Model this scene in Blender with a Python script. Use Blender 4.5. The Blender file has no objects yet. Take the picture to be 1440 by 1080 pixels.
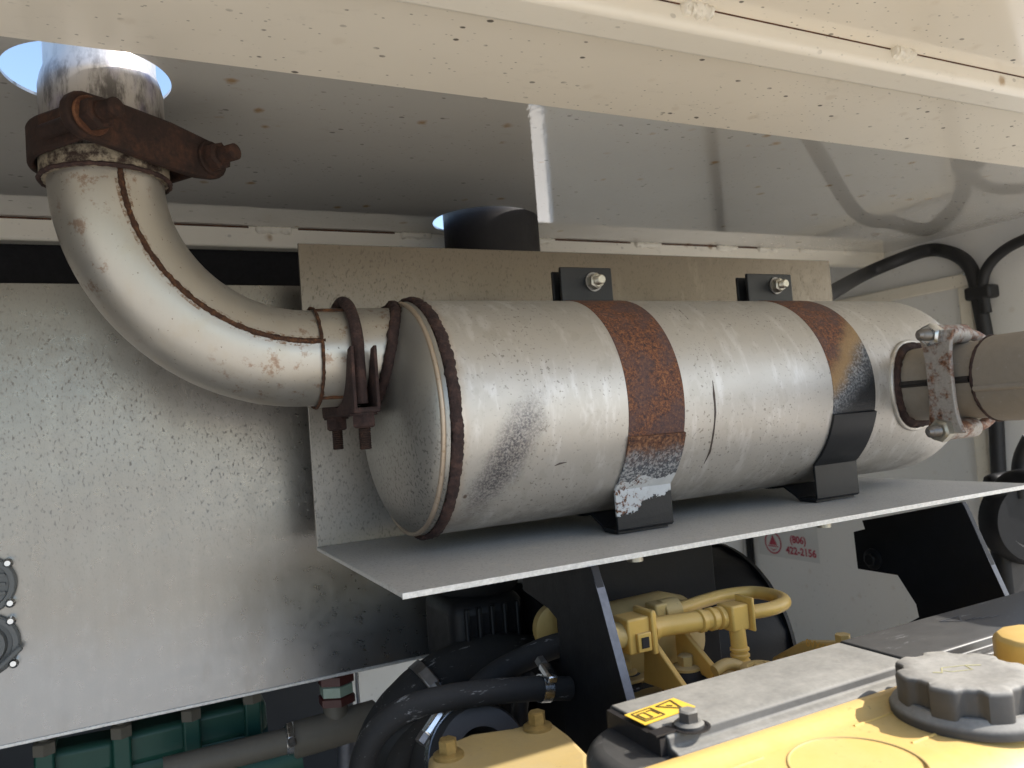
import bpy, bmesh, math, random
from mathutils import Vector, Matrix, noise as mnoise
random.seed(7)
R_ = math.radians
sc = bpy.context.scene
OZ = 1.75                                   # camera height above the ground; all numbers below are measured from the lens

# ------------------------------------------------------------------ camera
F = 1080.0
AX = Vector((0.89668099, -0.04687196, 0.44018885))   # world axes written in lens coordinates (right, down, forward)
AY = Vector((-0.43603841, 0.07804894, 0.89653715))
AZ = Vector((-0.07637873, -0.99584707, 0.04954703))
cam_d = bpy.data.cameras.new('camera'); cam = bpy.data.objects.new('camera', cam_d)
sc.collection.objects.link(cam); sc.camera = cam
cam_d.sensor_width = 36; cam_d.lens = 27.0; cam_d.clip_start = 0.01; cam_d.clip_end = 2000
cam_d.dof.use_dof = True; cam_d.dof.focus_distance = 0.80; cam_d.dof.aperture_fstop = 10
cr = Vector((AX.x, AY.x, AZ.x)); cu = -Vector((AX.y, AY.y, AZ.y)); cb = -Vector((AX.z, AY.z, AZ.z))
mw = Matrix((cr, cu, cb)).transposed().to_4x4(); mw.translation = (0, 0, OZ); cam.matrix_world = mw

# ------------------------------------------------------------------ sky, sun, exposure
SUN_EL = 40.0
SUN_DIR = Vector((0.85, -0.53, 0)).normalized()       # horizontal direction towards the sun
wd = bpy.data.worlds.new('World'); sc.world = wd; wd.use_nodes = True
wn = wd.node_tree.nodes; wl = wd.node_tree.links
bg = wn['Background']; sky = wn.new('ShaderNodeTexSky'); sky.sky_type = 'NISHITA'; sky.sun_disc = False
sky.sun_elevation = R_(SUN_EL); sky.sun_rotation = math.atan2(SUN_DIR.x, SUN_DIR.y)
sky.dust_density = 1.2; sky.air_density = 1.0
wl.new(sky.outputs[0], bg.inputs[0]); bg.inputs[1].default_value = 0.15
sd = bpy.data.lights.new('sun', 'SUN'); so = bpy.data.objects.new('sun', sd); sc.collection.objects.link(so)
sd.energy = 3.4; sd.angle = R_(0.5); sd.color = (1.0, 0.95, 0.88)
to_sun = Vector((SUN_DIR.x * math.cos(R_(SUN_EL)), SUN_DIR.y * math.cos(R_(SUN_EL)), math.sin(R_(SUN_EL))))
so.rotation_euler = to_sun.to_track_quat('Z', 'Y').to_euler(); so.location = (3, -3, 5)
vs = sc.view_settings; vs.view_transform = 'Standard'; vs.look = 'None'; vs.gamma = 1; vs.use_curve_mapping = False
vs.exposure = 1.2
sc.render.engine = 'CYCLES'
sc.cycles.max_bounces = 10; sc.cycles.diffuse_bounces = 6; sc.cycles.glossy_bounces = 5

# ------------------------------------------------------------------ pixel helpers (photo pixels 1440 x 1080)
def ray(u, v):
    c = Vector(((u - 720) / F, (v - 540) / F, 1.0))
    return Vector((AX.dot(c), AY.dot(c), AZ.dot(c)))
def at(u, v, axis, val):
    r = ray(u, v); return r * (val / r[axis])
def aty(u, v, y): return at(u, v, 1, y)
def atz(u, v, z): return at(u, v, 2, z)
def atx(u, v, x): return at(u, v, 0, x)

# ------------------------------------------------------------------ materials
class NT:
    def __init__(s, name):
        s.m = bpy.data.materials.new(name); s.m.use_nodes = True
        s.t = s.m.node_tree; s.n = s.t.nodes; s.l = s.t.links
        s.b = s.n['Principled BSDF']; s.tc = s.n.new('ShaderNodeTexCoord'); s.co = s.tc.outputs['Object']
    def put(s, sock, val):
        if hasattr(val, 'is_output') or isinstance(val, bpy.types.NodeSocket): s.l.new(val, sock)
        elif isinstance(val, (tuple, list)) and len(val) == 3 and sock.type == 'RGBA': sock.default_value = (*val, 1)
        else: sock.default_value = val
    def map(s, scale=(1, 1, 1), rot=(0, 0, 0), loc=(0, 0, 0), co=None):
        n = s.n.new('ShaderNodeMapping'); s.l.new(co or s.co, n.inputs[0])
        n.inputs['Scale'].default_value = scale; n.inputs['Rotation'].default_value = rot; n.inputs['Location'].default_value = loc
        return n.outputs[0]
    def noise(s, scale, detail=4, rough=0.6, co=None, dist=0.0):
        n = s.n.new('ShaderNodeTexNoise'); s.l.new(co or s.co, n.inputs['Vector'])
        n.inputs['Scale'].default_value = scale; n.inputs['Detail'].default_value = detail
        n.inputs['Roughness'].default_value = rough; n.inputs['Distortion'].default_value = dist
        return n.outputs['Fac']
    def voro(s, scale, co=None, out='Distance', rnd=1.0):
        n = s.n.new('ShaderNodeTexVoronoi'); s.l.new(co or s.co, n.inputs['Vector']); n.inputs['Scale'].default_value = scale
        n.inputs['Randomness'].default_value = rnd
        return n.outputs[out]
    def ramp(s, fac, stops, interp='LINEAR'):
        n = s.n.new('ShaderNodeValToRGB'); s.l.new(fac, n.inputs[0]); e = n.color_ramp.elements; n.color_ramp.interpolation = interp
        while len(e) > 1: e.remove(e[-1])
        e[0].position = stops[0][0]; e[0].color = s.c4(stops[0][1])
        for p, c in stops[1:]:
            x = e.new(p); x.color = s.c4(c)
        return n.outputs[0]
    @staticmethod
    def c4(c): return (c, c, c, 1) if isinstance(c, (int, float)) else (*c, 1)
    def mix(s, fac, a, b):
        n = s.n.new('ShaderNodeMix'); n.data_type = 'RGBA'
        s.put(n.inputs[0], fac); s.put(n.inputs[6], a); s.put(n.inputs[7], b); return n.outputs[2]
    def math(s, op, a, b=0.0, c=0.0, clamp=False):
        n = s.n.new('ShaderNodeMath'); n.operation = op; n.use_clamp = clamp
        s.put(n.inputs[0], a); s.put(n.inputs[1], b); s.put(n.inputs[2], c); return n.outputs[0]
    def sep(s, co=None):
        n = s.n.new('ShaderNodeSeparateXYZ'); s.l.new(co or s.co, n.inputs[0]); return n.outputs
    def step(s, v, a, b):                     # 0 at a, 1 at b
        n = s.n.new('ShaderNodeMapRange'); n.interpolation_type = 'SMOOTHSTEP'
        s.put(n.inputs[0], v); n.inputs[1].default_value = a; n.inputs[2].default_value = b
        return n.outputs[0]
    def up(s):                                # how far the surface faces upwards (for settled dust)
        g = s.n.new('ShaderNodeNewGeometry'); return s.sep(g.outputs['Normal'])[2]
    def blob(s, cx, cz, rx, rz, ang, warp=0.35, nscale=30, soft=0.6):
        x, y, z = s.sep()
        dx = s.math('SUBTRACT', x, cx); dz = s.math('SUBTRACT', z, cz); ca, sa = math.cos(ang), math.sin(ang)
        p = s.math('ADD', s.math('MULTIPLY', dx, ca), s.math('MULTIPLY', dz, sa))
        q = s.math('SUBTRACT', s.math('MULTIPLY', dz, ca), s.math('MULTIPLY', dx, sa))
        d = s.math('SQRT', s.math('ADD', s.math('POWER', s.math('ABSOLUTE', s.math('DIVIDE', p, rx)), 2.0), s.math('POWER', s.math('ABSOLUTE', s.math('DIVIDE', q, rz)), 2.0)))
        d = s.math('ADD', d, s.math('MULTIPLY', s.math('SUBTRACT', s.noise(nscale, 5, .7), .5), warp * 2))
        return s.step(d, 1.0 + soft * .5, 1.0 - soft)
    def bump(s, h, strength=0.3, dist=0.001):
        n = s.n.new('ShaderNodeBump'); n.inputs['Strength'].default_value = strength; n.inputs['Distance'].default_value = dist
        s.l.new(h, n.inputs['Height'])
        if s.b.inputs['Normal'].is_linked: s.l.new(s.b.inputs['Normal'].links[0].from_socket, n.inputs['Normal'])
        s.l.new(n.outputs[0], s.b.inputs['Normal'])
    def done(s, col=None, rough=0.5, metal=0.0, spec=None, coat=None):
        if col is not None: s.put(s.b.inputs['Base Color'], col)
        s.put(s.b.inputs['Roughness'], rough); s.put(s.b.inputs['Metallic'], metal)
        if spec is not None: s.b.inputs['Specular IOR Level'].default_value = spec
        if coat is not None: s.b.inputs['Coat Weight'].default_value = coat; s.b.inputs['Coat Roughness'].default_value = 0.02
        return s.m

def m_simple(name, col, rough=.5, metal=0., var=.25, nscale=40, bump=0.0, bscale=300, spec=None):
    t = NT(name); n = t.noise(nscale, 5, .65)
    c = t.mix(n, tuple(x * (1 - var) for x in col), tuple(min(1, x * (1 + var)) for x in col))
    r = t.math('ADD', t.math('MULTIPLY', t.noise(nscale * 2.3, 4), .2), rough - .1)
    if bump: t.bump(t.noise(bscale, 3), bump, .0008)
    return t.done(c, r, metal, spec)

def m_galv(name, base, speck=.75, drips=0.0, zfade=None, metal=.8, rough=.4, scale=210, warm=None, tint=False):
    t = NT(name); x, y, z = t.sep()
    cloud = t.math('ADD', t.math('MULTIPLY', t.noise(5, 4, .6), .55), t.math('MULTIPLY', t.noise(60, 4, .6, t.map((1, 1, .06))), .45))
    c = t.mix(cloud, tuple(k * .80 for k in base), tuple(min(1, k * 1.15) for k in base))
    fine = t.noise(700, 2, .6, t.map((1, 1, .6)))
    c = t.mix(t.math('MULTIPLY', fine, .25), c, tuple(k * .5 for k in base))
    sp1 = t.step(t.noise(scale, 1, .4, t.map((1, 1, .55), (0.0, .5, 0))), .57, .74)
    sp2 = t.step(t.noise(scale * 1.3, 1, .4, t.map((1.1, 1, .6), (0, -.45, 0))), .59, .76)
    sp = t.math('MAXIMUM', sp1, t.math('MULTIPLY', sp2, .6))
    sp = t.math('MULTIPLY', sp, t.math('ADD', .60, t.math('MULTIPLY', t.noise(9, 3), .6), clamp=True))
    if zfade: sp = t.math('MULTIPLY', sp, t.step(z, zfade[0], zfade[1]))
    c = t.mix(t.math('MULTIPLY', sp, speck), c, (.13, .12, .11))
    white = t.step(t.voro(55, t.map((1, 1, .6))), .09, .03)
    white = t.math('MULTIPLY', white, t.step(t.noise(14, 3), .55, .68))
    if zfade:
        low = t.step(z, zfade[1], zfade[0])
        white = t.math('MAXIMUM', t.math('MULTIPLY', white, low), t.math('MULTIPLY', t.math('MULTIPLY', t.step(t.noise(55, 5, .75, t.map((1, 1, .5))), .50, .78), low), .30))
    else: white = t.math('MULTIPLY', white, .25)
    c = t.mix(t.math('MULTIPLY', white, .38), c, (.60, .62, .64))
    if drips:
        dr = t.step(t.noise(45, 4, .65, t.map((1, 1, .22))), .58, .70)
        dr = t.math('MULTIPLY', dr, t.step(x, drips[0], drips[1]))
        c = t.mix(t.math('MULTIPLY', dr, .5), c, (.62, .57, .5))
    if tint:                                    # tan oxide towards the top, also darkened there for shade; blue grey bloom and stains lower
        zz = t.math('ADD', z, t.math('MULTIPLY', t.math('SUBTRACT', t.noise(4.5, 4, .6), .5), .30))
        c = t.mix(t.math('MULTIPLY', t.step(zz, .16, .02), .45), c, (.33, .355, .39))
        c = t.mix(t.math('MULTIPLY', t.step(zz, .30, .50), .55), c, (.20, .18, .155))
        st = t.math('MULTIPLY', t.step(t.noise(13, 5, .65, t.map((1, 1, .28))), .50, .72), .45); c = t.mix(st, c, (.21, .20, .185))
    if warm: c = t.mix(t.math('MULTIPLY', t.step(t.math('ADD', z, t.math('MULTIPLY', x, .10)), warm[0], warm[1]), .85), c, (.145, .12, .088))
    r = t.math('ADD', rough, t.math('MULTIPLY', t.math('SUBTRACT', t.noise(60, 5, .7), .5), .25))
    r = t.math('ADD', r, t.math('MULTIPLY', sp, .25))
    t.bump(t.math('SUBTRACT', t.noise(500, 2), t.math('MULTIPLY', sp, .8)), .12, .0005)
    t.bump(t.noise(6, 2), .35, .006)
    return t.done(c, r, metal)

def m_rust(name, dark=(.014, .010, .010), mid=(.036, .021, .019), hi=(.085, .046, .036), scale=60, bump=.9, dist=.0018, rough=.85):
    t = NT(name); n = t.noise(scale, 6, .7); n2 = t.noise(scale * 6, 3, .6)
    f = t.math('ADD', t.math('MULTIPLY', n, .75), t.math('MULTIPLY', n2, .25))
    c = t.ramp(f, [(.3, dark), (.5, mid), (.68, hi)])
    t.bump(t.math('ADD', n, t.math('MULTIPLY', n2, .5)), bump, dist)
    return t.done(c, rough, 0.0, .3)

M = {}
M['rust'] = m_rust('dark_rust')
M['rust_clamp'] = m_rust('brown_rust', (.012, .008, .007), (.028, .015, .011), (.075, .032, .018), 45, .7, .0012)
M['rust_orange'] = m_rust('orange_rust', (.03, .014, .010), (.085, .035, .018), (.17, .075, .035), 80, .7, .001)
M['rust_line'] = m_rust('seam_rust', (.018, .009, .007), (.05, .023, .013), (.17, .075, .03), 140, .9, .001)
# muffler skin: aluminised steel, dull, stained
def m_muffler():
    t = NT('aluminised_steel'); x, y, z = t.sep()
    c = t.mix(t.noise(9, 5, .6, dist=.6), (.44, .415, .375), (.58, .555, .515))
    streak = t.step(t.noise(60, 4, .6, t.map((1, .3, .3))), .52, .68)
    c = t.mix(t.math('MULTIPLY', streak, .30), c, (.80, .79, .78))
    patch = t.step(t.noise(38, 3, .55, t.map((1, .7, .7))), .60, .64)
    c = t.mix(t.math('MULTIPLY', patch, .28), c, (.40, .37, .32))
    sp = t.step(t.noise(300, 2, .5), .61, .70)
    sp = t.math('MULTIPLY', sp, t.math('ADD', .3, t.step(t.noise(15, 3), .38, .60)))
    c = t.mix(t.math('MULTIPLY', sp, .45), c, (.15, .13, .11))
    big = t.step(t.voro(34, t.map((1, .8, .8))), .10, .05)
    c = t.mix(t.math('MULTIPLY', big, t.step(t.noise(11, 2), .5, .62)), c, (.16, .12, .09))
    # scorched purple grey patch low on the first section
    so1 = t.blob(-.336, .080, .023, .070, -.52, .45, 45, .75)
    grain = t.math('ADD', .45, t.math('MULTIPLY', t.step(t.noise(420, 2, .7), .36, .62), .55))
    c = t.mix(t.math('MULTIPLY', t.math('MULTIPLY', so1, grain), .92), c, (.09, .085, .095))
    # brown heat bloom beside the rim weld
    near = t.step(t.math('ADD', x, t.math('MULTIPLY', t.noise(60, 4), .012)), -.368, -.388)
    c = t.mix(t.math('MULTIPLY', near, .55), c, (.42, .28, .15))
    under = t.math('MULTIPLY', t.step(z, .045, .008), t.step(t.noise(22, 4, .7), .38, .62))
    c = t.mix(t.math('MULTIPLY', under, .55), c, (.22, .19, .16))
    r = t.math('ADD', .42, t.math('MULTIPLY', t.noise(28, 5, .7), .2))
    t.bump(t.math('SUBTRACT', t.noise(240, 3), sp), .12, .0006); t.bump(t.noise(16, 2), .22, .003)
    return t.done(c, r, .70)
M['muffler'] = m_muffler()
def m_cap():
    t = NT('sooty_steel'); x, y, z = t.sep()
    c = t.mix(t.noise(12, 5), (.31, .30, .275), (.42, .405, .37))
    sp = t.step(t.noise(420, 2, .5, t.map((1, 1, .6))), .55, .66)
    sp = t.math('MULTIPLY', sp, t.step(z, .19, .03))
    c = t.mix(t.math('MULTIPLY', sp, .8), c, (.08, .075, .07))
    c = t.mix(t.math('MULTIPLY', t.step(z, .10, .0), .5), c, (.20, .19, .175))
    t.bump(t.noise(260, 3), .12, .0006)
    return t.done(c, .40, .8)
M['cap'] = m_cap()
def m_pipe(name='satin_pipe_steel', bloom=0.0):
    t = NT(name)
    c = t.mix(t.noise(10, 4), (.39, .365, .32), (.52, .495, .45))
    c = t.mix(t.math('MULTIPLY', t.step(t.noise(26, 5, .7), .5, .72), .4), c, (.42, .36, .27))
    br = t.noise(380, 2, .5, t.map((1, .1, .25))); c = t.mix(t.math('MULTIPLY', br, .25), c, (.38, .36, .32))
    sp = t.step(t.noise(300, 2), .69, .74); c = t.mix(t.math('MULTIPLY', sp, .7), c, (.1, .07, .05))
    rs = t.math('MULTIPLY', t.step(t.noise(60, 5, .75), .54, .66), t.step(t.noise(9, 2), .46, .60)); c = t.mix(t.math('MULTIPLY', rs, .6), c, (.2, .09, .035))
    if bloom:
        bl = t.step(t.math('ADD', t.math('MULTIPLY', t.noise(90, 6, .75), .7), t.math('MULTIPLY', t.noise(330, 3, .7), .3)), .47, .60); c = t.mix(t.math('MULTIPLY', bl, bloom), c, (.16, .075, .03))
    t.bump(br, .10, .0004)
    return t.done(c, t.math('ADD', .30, t.math('MULTIPLY', t.noise(40, 4), .2)), .80)
M['pipe'] = m_pipe(); M['bloom'] = m_pipe('rust_bloomed_pipe_steel', .85)
def m_stack():
    t = NT('sooty_stack_steel'); z = t.sep()[2]
    c = t.mix(t.noise(20, 5), (.52, .48, .44), (.70, .67, .62))
    so_ = t.math('MULTIPLY', t.step(z, .12, .04), t.step(t.noise(70, 5, .7, t.map((1, 1, .3))), .40, .62))
    c = t.mix(t.math('MULTIPLY', t.step(z, .075, .03), .55), c, (.16, .135, .11)); c = t.mix(t.math('MULTIPLY', so_, .85), c, (.035, .028, .024))
    hb = t.noise(12, 3, dist=1.0); c = t.mix(t.math('MULTIPLY', t.step(hb, .5, .7), .35), c, (.45, .40, .62))
    return t.done(c, .38, .7)
M['stack'] = m_stack()
def m_stained():
    t = NT('rust_stained_steel'); f = t.noise(55, 6, .75); c = t.mix(t.step(f, .42, .62), (.34, .29, .21), (.035, .02, .014)); t.bump(f, .5, .001); return t.done(c, .6, .35)
M['stained'] = m_stained()
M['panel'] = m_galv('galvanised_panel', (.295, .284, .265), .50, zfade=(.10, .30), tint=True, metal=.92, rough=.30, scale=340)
M['shield'] = m_galv('galvanised_shield', (.33, .31, .28), .50, drips=(-.15, .12), metal=.65, rough=.42, scale=380, warm=(.16, .34))
def m_edge():
    t = NT('cut_metal_edge'); c = t.mix(t.noise(300, 3), (.36, .36, .35), (.78, .78, .76)); t.bump(t.noise(500, 2), .4, .0006); return t.done(c, .42, .5)
M['edge'] = m_edge()
M['shelf'] = m_galv('dusty_grey_shelf', (.54, .525, .49), .30, drips=(-3, -2.9), metal=.12, rough=.5, scale=380)
def m_white(name, base, rough, dirt=.6, rustspots=.5, peel=.06, specs=1.0, spec=.5, coat=None):
    t = NT(name)
    c = t.mix(t.noise(3.5, 4), tuple(k * .92 for k in base), tuple(min(1, k * 1.04) for k in base))
    d = t.math('MULTIPLY', t.step(t.noise(60, 5, .7, t.map((.5, 1, 1))), .55, .75), t.step(t.noise(6, 3), .42, .62))
    c = t.mix(t.math('MULTIPLY', d, dirt * .35), c, (.33, .29, .22))
    s1 = t.step(t.math('ADD', t.voro(48, t.map((.75, 1.2, 1))), t.math('MULTIPLY', t.noise(160, 3), .10)), .19, .145)
    s1 = t.math('MULTIPLY', s1, t.step(t.noise(13, 3), .44, .56))
    c = t.mix(t.math('MULTIPLY', s1, .85 * specs), c, (.06, .05, .04))
    s3 = t.step(t.math('ADD', t.voro(120, t.map((.7, 1.2, 1))), t.math('MULTIPLY', t.noise(300, 3), .10)), .20, .14)
    s3 = t.math('MULTIPLY', s3, t.step(t.noise(9, 3), .42, .56)); c = t.mix(t.math('MULTIPLY', s3, .6 * specs), c, (.10, .08, .06))
    s2 = t.step(t.math('ADD', t.voro(21), t.math('MULTIPLY', t.noise(90, 4), .22)), .30, .16)
    s2 = t.math('MULTIPLY', s2, t.step(t.noise(6, 2), .44, .56)); c = t.mix(t.math('MULTIPLY', s2, rustspots), c, (.34, .20, .07))
    t.bump(t.noise(150, 1, .4, t.map((1.0, .5, 1))), peel, .0012); t.bump(t.noise(9, 2), .06, .004)
    return t.done(c, t.math('ADD', rough, t.math('MULTIPLY', t.noise(30, 4), .05)), 0, spec, coat)
M['ceiling'] = m_white('glossy_white_ceiling_shaded', (.54, .52, .475), .012, .6, .8, .10, .7, spec=1.0, coat=.8)  # same white paint, greyed for the shade deeper in
M['ceiling_front'] = m_white('white_ceiling_lit', (.84, .775, .655), .08, .7, .15, .03)  # same white paint, lightened and warmed for bounced light
M['rail'] = m_white('chipped_white_rail_paint', (.86, .81, .70), .30, 1.0, .80, .15, .35)
M['wall'] = m_white('white_wall_paint', (.80, .80, .785), .32, .5, .15, .06, .25)
M['interior_shade'] = m_simple('black_interior_shade', (.012, .012, .014), .9, var=.5, nscale=80)
M['black'] = m_simple('black_gloss_paint', (.010, .011, .013), .40, var=.5, nscale=25, bump=.12, bscale=120, spec=.3)
M['black_matte'] = m_simple('black_satin_steel', (.008, .0085, .010), .48, var=.5, nscale=30, bump=.2, bscale=200, spec=.25)
M['worn'] = m_simple('worn_steel_edge', (.10, .105, .12), .45, .6, .5, 120)
M['bolt'] = m_simple('zinc_bolt', (.42, .40, .34), .38, .85, .3, 150, .2, 500)
M['bolt_dark'] = m_simple('dull_steel_bolt', (.22, .21, .20), .42, .8, .35, 150, .3, 500)
M['scratch'] = m_simple('brown_scratch', (.085, .065, .055), .6, .2, .6, 200)
M['chrome'] = m_simple('bright_clamp_steel', (.62, .64, .66), .25, 1.0, .15, 90)
M['decal'] = m_simple('clear_white_decal', (.64, .65, .64), .35, 0, .04, 30)
M['red'] = m_simple('red_print', (.46, .05, .09), .45, 0, .15, 60)
M['soot_and_shade'] = m_simple('sooty_black_and_shade', (.012, .010, .010), .6, 0, .4, 50, .3, 200)
def m_strap(name, tones):
    # tones: height bands (metres over the base) -> rust, straw, bare blue grey, black paint, edges broken by noise
    t = NT(name); x, y, z = t.sep()
    zz = t.math('ADD', z, t.math('MULTIPLY', t.math('SUBTRACT', t.noise(38, 5, .7), .5), tones['warp']))
    zz = t.math('ADD', zz, t.math('MULTIPLY', x, tones['slope']))
    n = t.noise(260, 4, .75); n2 = t.noise(600, 2, .6)
    rust = t.ramp(t.math('ADD', t.math('MULTIPLY', n, .7), t.math('MULTIPLY', n2, .3)), [(.36, (.028, .020, .021)), (.46, (.085, .038, .026)), (.55, (.19, .072, .032)), (.68, (.33, .16, .07))])
    plum = t.step(t.noise(26, 4, .65), .44, .60); rust = t.mix(t.math('MULTIPLY', plum, .6), rust, (.075, .05, .052))
    straw = t.mix(n2, (.22, .12, .045), (.36, .25, .13))
    bare = t.mix(t.step(t.noise(330, 3, .7), .40, .66), (.05, .056, .066), (.30, .31, .32))
    blk = t.mix(t.noise(25, 3), (.010, .011, .012), (.022, .023, .026))
    c = t.mix(t.step(zz, tones['r0'], tones['r1']), straw, rust)
    c = t.mix(t.step(zz, tones['s0'], tones['s1']), bare, c)
    b = t.step(zz, tones['b1'], tones['b0']); c = t.mix(b, c, blk)
    t.bump(t.math('ADD', n, n2), .6, .0007)
    return t.done(c, t.math('SUBTRACT', .78, t.math('MULTIPLY', b, .42)), 0, .4)
def m_peel():
    t = NT('peeling_black_paint'); x, y, z = t.sep()
    n = t.noise(48, 5, .65); zz = t.math('ADD', z, t.math('MULTIPLY', t.math('SUBTRACT', n, .5), .035))
    zz2 = t.math('SUBTRACT', zz, t.math('MULTIPLY', x, .31))
    g = t.noise(260, 4, .7)
    rust = t.ramp(g, [(.35, (.035, .02, .018)), (.5, (.11, .048, .026)), (.66, (.26, .13, .065))])
    prim = t.mix(t.noise(60, 4), (.38, .40, .41), (.55, .56, .56))
    spot = t.math('MULTIPLY', t.step(t.noise(150, 5, .75), .50, .58), t.step(x, .012, -.012)); prim = t.mix(spot, prim, rust)
    bare = t.mix(t.step(t.noise(300, 3, .7), .45, .6), (.07, .075, .085), (.30, .30, .30))
    blk = t.mix(t.noise(30, 4), (.007, .0075, .009), (.016, .017, .019))
    c = t.mix(t.step(zz, .070, .100), bare, rust)
    e = t.step(zz, .0590, .0602); c = t.mix(e, prim, c)
    e2 = t.step(zz2, .0310, .0318); c = t.mix(e2, blk, c)
    t.bump(t.math('ADD', t.math('MULTIPLY', e2, -1.0), t.math('MULTIPLY', g, .25)), .8, .0012)
    return t.done(c, t.math('ADD', .40, t.math('MULTIPLY', e2, .35)), 0, .3)
M['peel'] = m_peel()
def m_dusty(name, base, dust, amount=.7, rough=.5, nscale=22, spec=.4, scuff=0.0, side=.35, grime=0.0):
    t = NT(name)
    c = t.mix(t.noise(nscale * 2, 4), tuple(k * .85 for k in base), tuple(min(1, k * 1.12) for k in base))
    up = t.step(t.up(), .15, .95)
    n = t.noise(nscale, 6, .68); n2 = t.noise(nscale * 9, 3, .7)
    f = t.math('MULTIPLY', t.math('ADD', t.math('MULTIPLY', up, 1 - side), side), t.math('ADD', t.math('MULTIPLY', n, 1.0), t.math('MULTIPLY', n2, .45)))
    f = t.math('MULTIPLY', f, amount, clamp=True)
    c = t.mix(f, c, dust)
    if scuff:
        sc_ = t.step(t.noise(120, 4, .75, t.map((.2, 1, 1))), .61, .70); c = t.mix(t.math('MULTIPLY', sc_, scuff), c, (.42, .42, .42))
    if grime:
        g1 = t.step(t.noise(170, 4, .8), .60, .72); g1 = t.math('MULTIPLY', g1, t.step(t.noise(17, 3), .42, .6)); c = t.mix(t.math('MULTIPLY', g1, grime), c, (.14, .09, .04))
    t.bump(t.noise(nscale * 14, 3), .12, .0005)
    return t.done(c, t.math('ADD', rough, t.math('MULTIPLY', f, .35)), 0, spec)
M['tan_steel'] = m_dusty('tan_stained_steel', (.22, .195, .165), (.33, .29, .24), .8, .42, 60, .4, .25, grime=.5)
M['yellow'] = m_dusty('machine_yellow_paint', (.70, .43, .085), (.52, .42, .24), .58, .30, 34, grime=.5)
M['yellow_dull'] = m_dusty('dusty_machine_yellow', (.56, .39, .12), (.32, .27, .18), .65, .42, 30, grime=.45)
M['plastic_dust'] = m_dusty('dusty_black_plastic', (.030, .030, .031), (.27, .26, .232), 1.0, .45, 26, side=.12, grime=.35)
M['plastic'] = m_dusty('black_plastic', (.016, .016, .017), (.14, .135, .125), .38, .34, 26, .4, .35)
M['cap_plastic'] = m_dusty('scuffed_filler_cap_plastic', (.028, .026, .025), (.36, .345, .31), 1.0, .5, 30, side=.10, grime=.4)
M['rubber'] = m_dusty('dusty_black_rubber', (.010, .0100, .0105), (.065, .064, .062), .55, .60, 30, .2, .5)
M['rubber_dark'] = m_dusty('black_rubber', (.012, .012, .013), (.07, .07, .07), .4, .5, 30)
M['green'] = m_dusty('green_machine_paint', (.006, .062, .042), (.03, .04, .035), .5, .4)
M['tan_pipe'] = m_dusty('tan_grey_fitting', (.10, .09, .07), (.2, .18, .15), .6, .5)
M['gland'] = m_dusty('grey_plastic_gland', (.10, .105, .105), (.22, .22, .21), .5, .45)
M['label_yellow'] = m_dusty('yellow_label_film', (.80, .50, .02), (.5, .42, .25), .25, .35)
M['symbol'] = m_simple('faint_yellow_print', (.40, .37, .20), .6)
M['label_black'] = m_simple('label_print', (.10, .07, .03), .5)
M['brass'] = m_simple('worn_yellow_bolt', (.36, .25, .09), .4, .5, .5, 130, .3, 400)
M['braid'] = m_simple('tan_braid', (.32, .26, .16), .8, 0, .6, 400)
M['glass_green'] = m_simple('pale_green_sight', (.26, .34, .27), .2, 0, .2, 60)
M['maroon'] = m_simple('dark_red_paint', (.06, .012, .011), .4, 0, .35, 60)
M['wire'] = m_simple('white_wire', (.75, .75, .75), .4, 0, .1, 60)
M['navy'] = m_simple('dark_blue_grey_paint', (.025, .029, .038), .5, 0, .3, 10)
def m_ground():
    t = NT('pale_gravelly_concrete'); c = t.mix(t.noise(3, 6), (.50, .455, .385), (.60, .555, .48)); c = t.mix(t.math('MULTIPLY', t.noise(40, 4), .25), c, (.34, .31, .27)); return t.done(c, .9)
M['ground'] = m_ground(); M['deck'] = m_simple('dusty_grey_deck', (.26, .25, .23), .8, 0, .3, 12)

def m_spotted():
    t = NT('rust_flecked_galvanised'); n = t.noise(42, 6, .72); g = t.noise(220, 4, .7)
    zn = t.mix(g, (.22, .205, .19), (.44, .41, .38)); ru = t.ramp(g, [(.35, (.06, .028, .018)), (.5, (.16, .07, .038)), (.68, (.30, .17, .11))])
    c = t.mix(t.step(n, .44, .58), zn, ru); t.bump(t.math('ADD', n, g), .6, .001); return t.done(c, .6, .25)
M['spotted'] = m_spotted()

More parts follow.
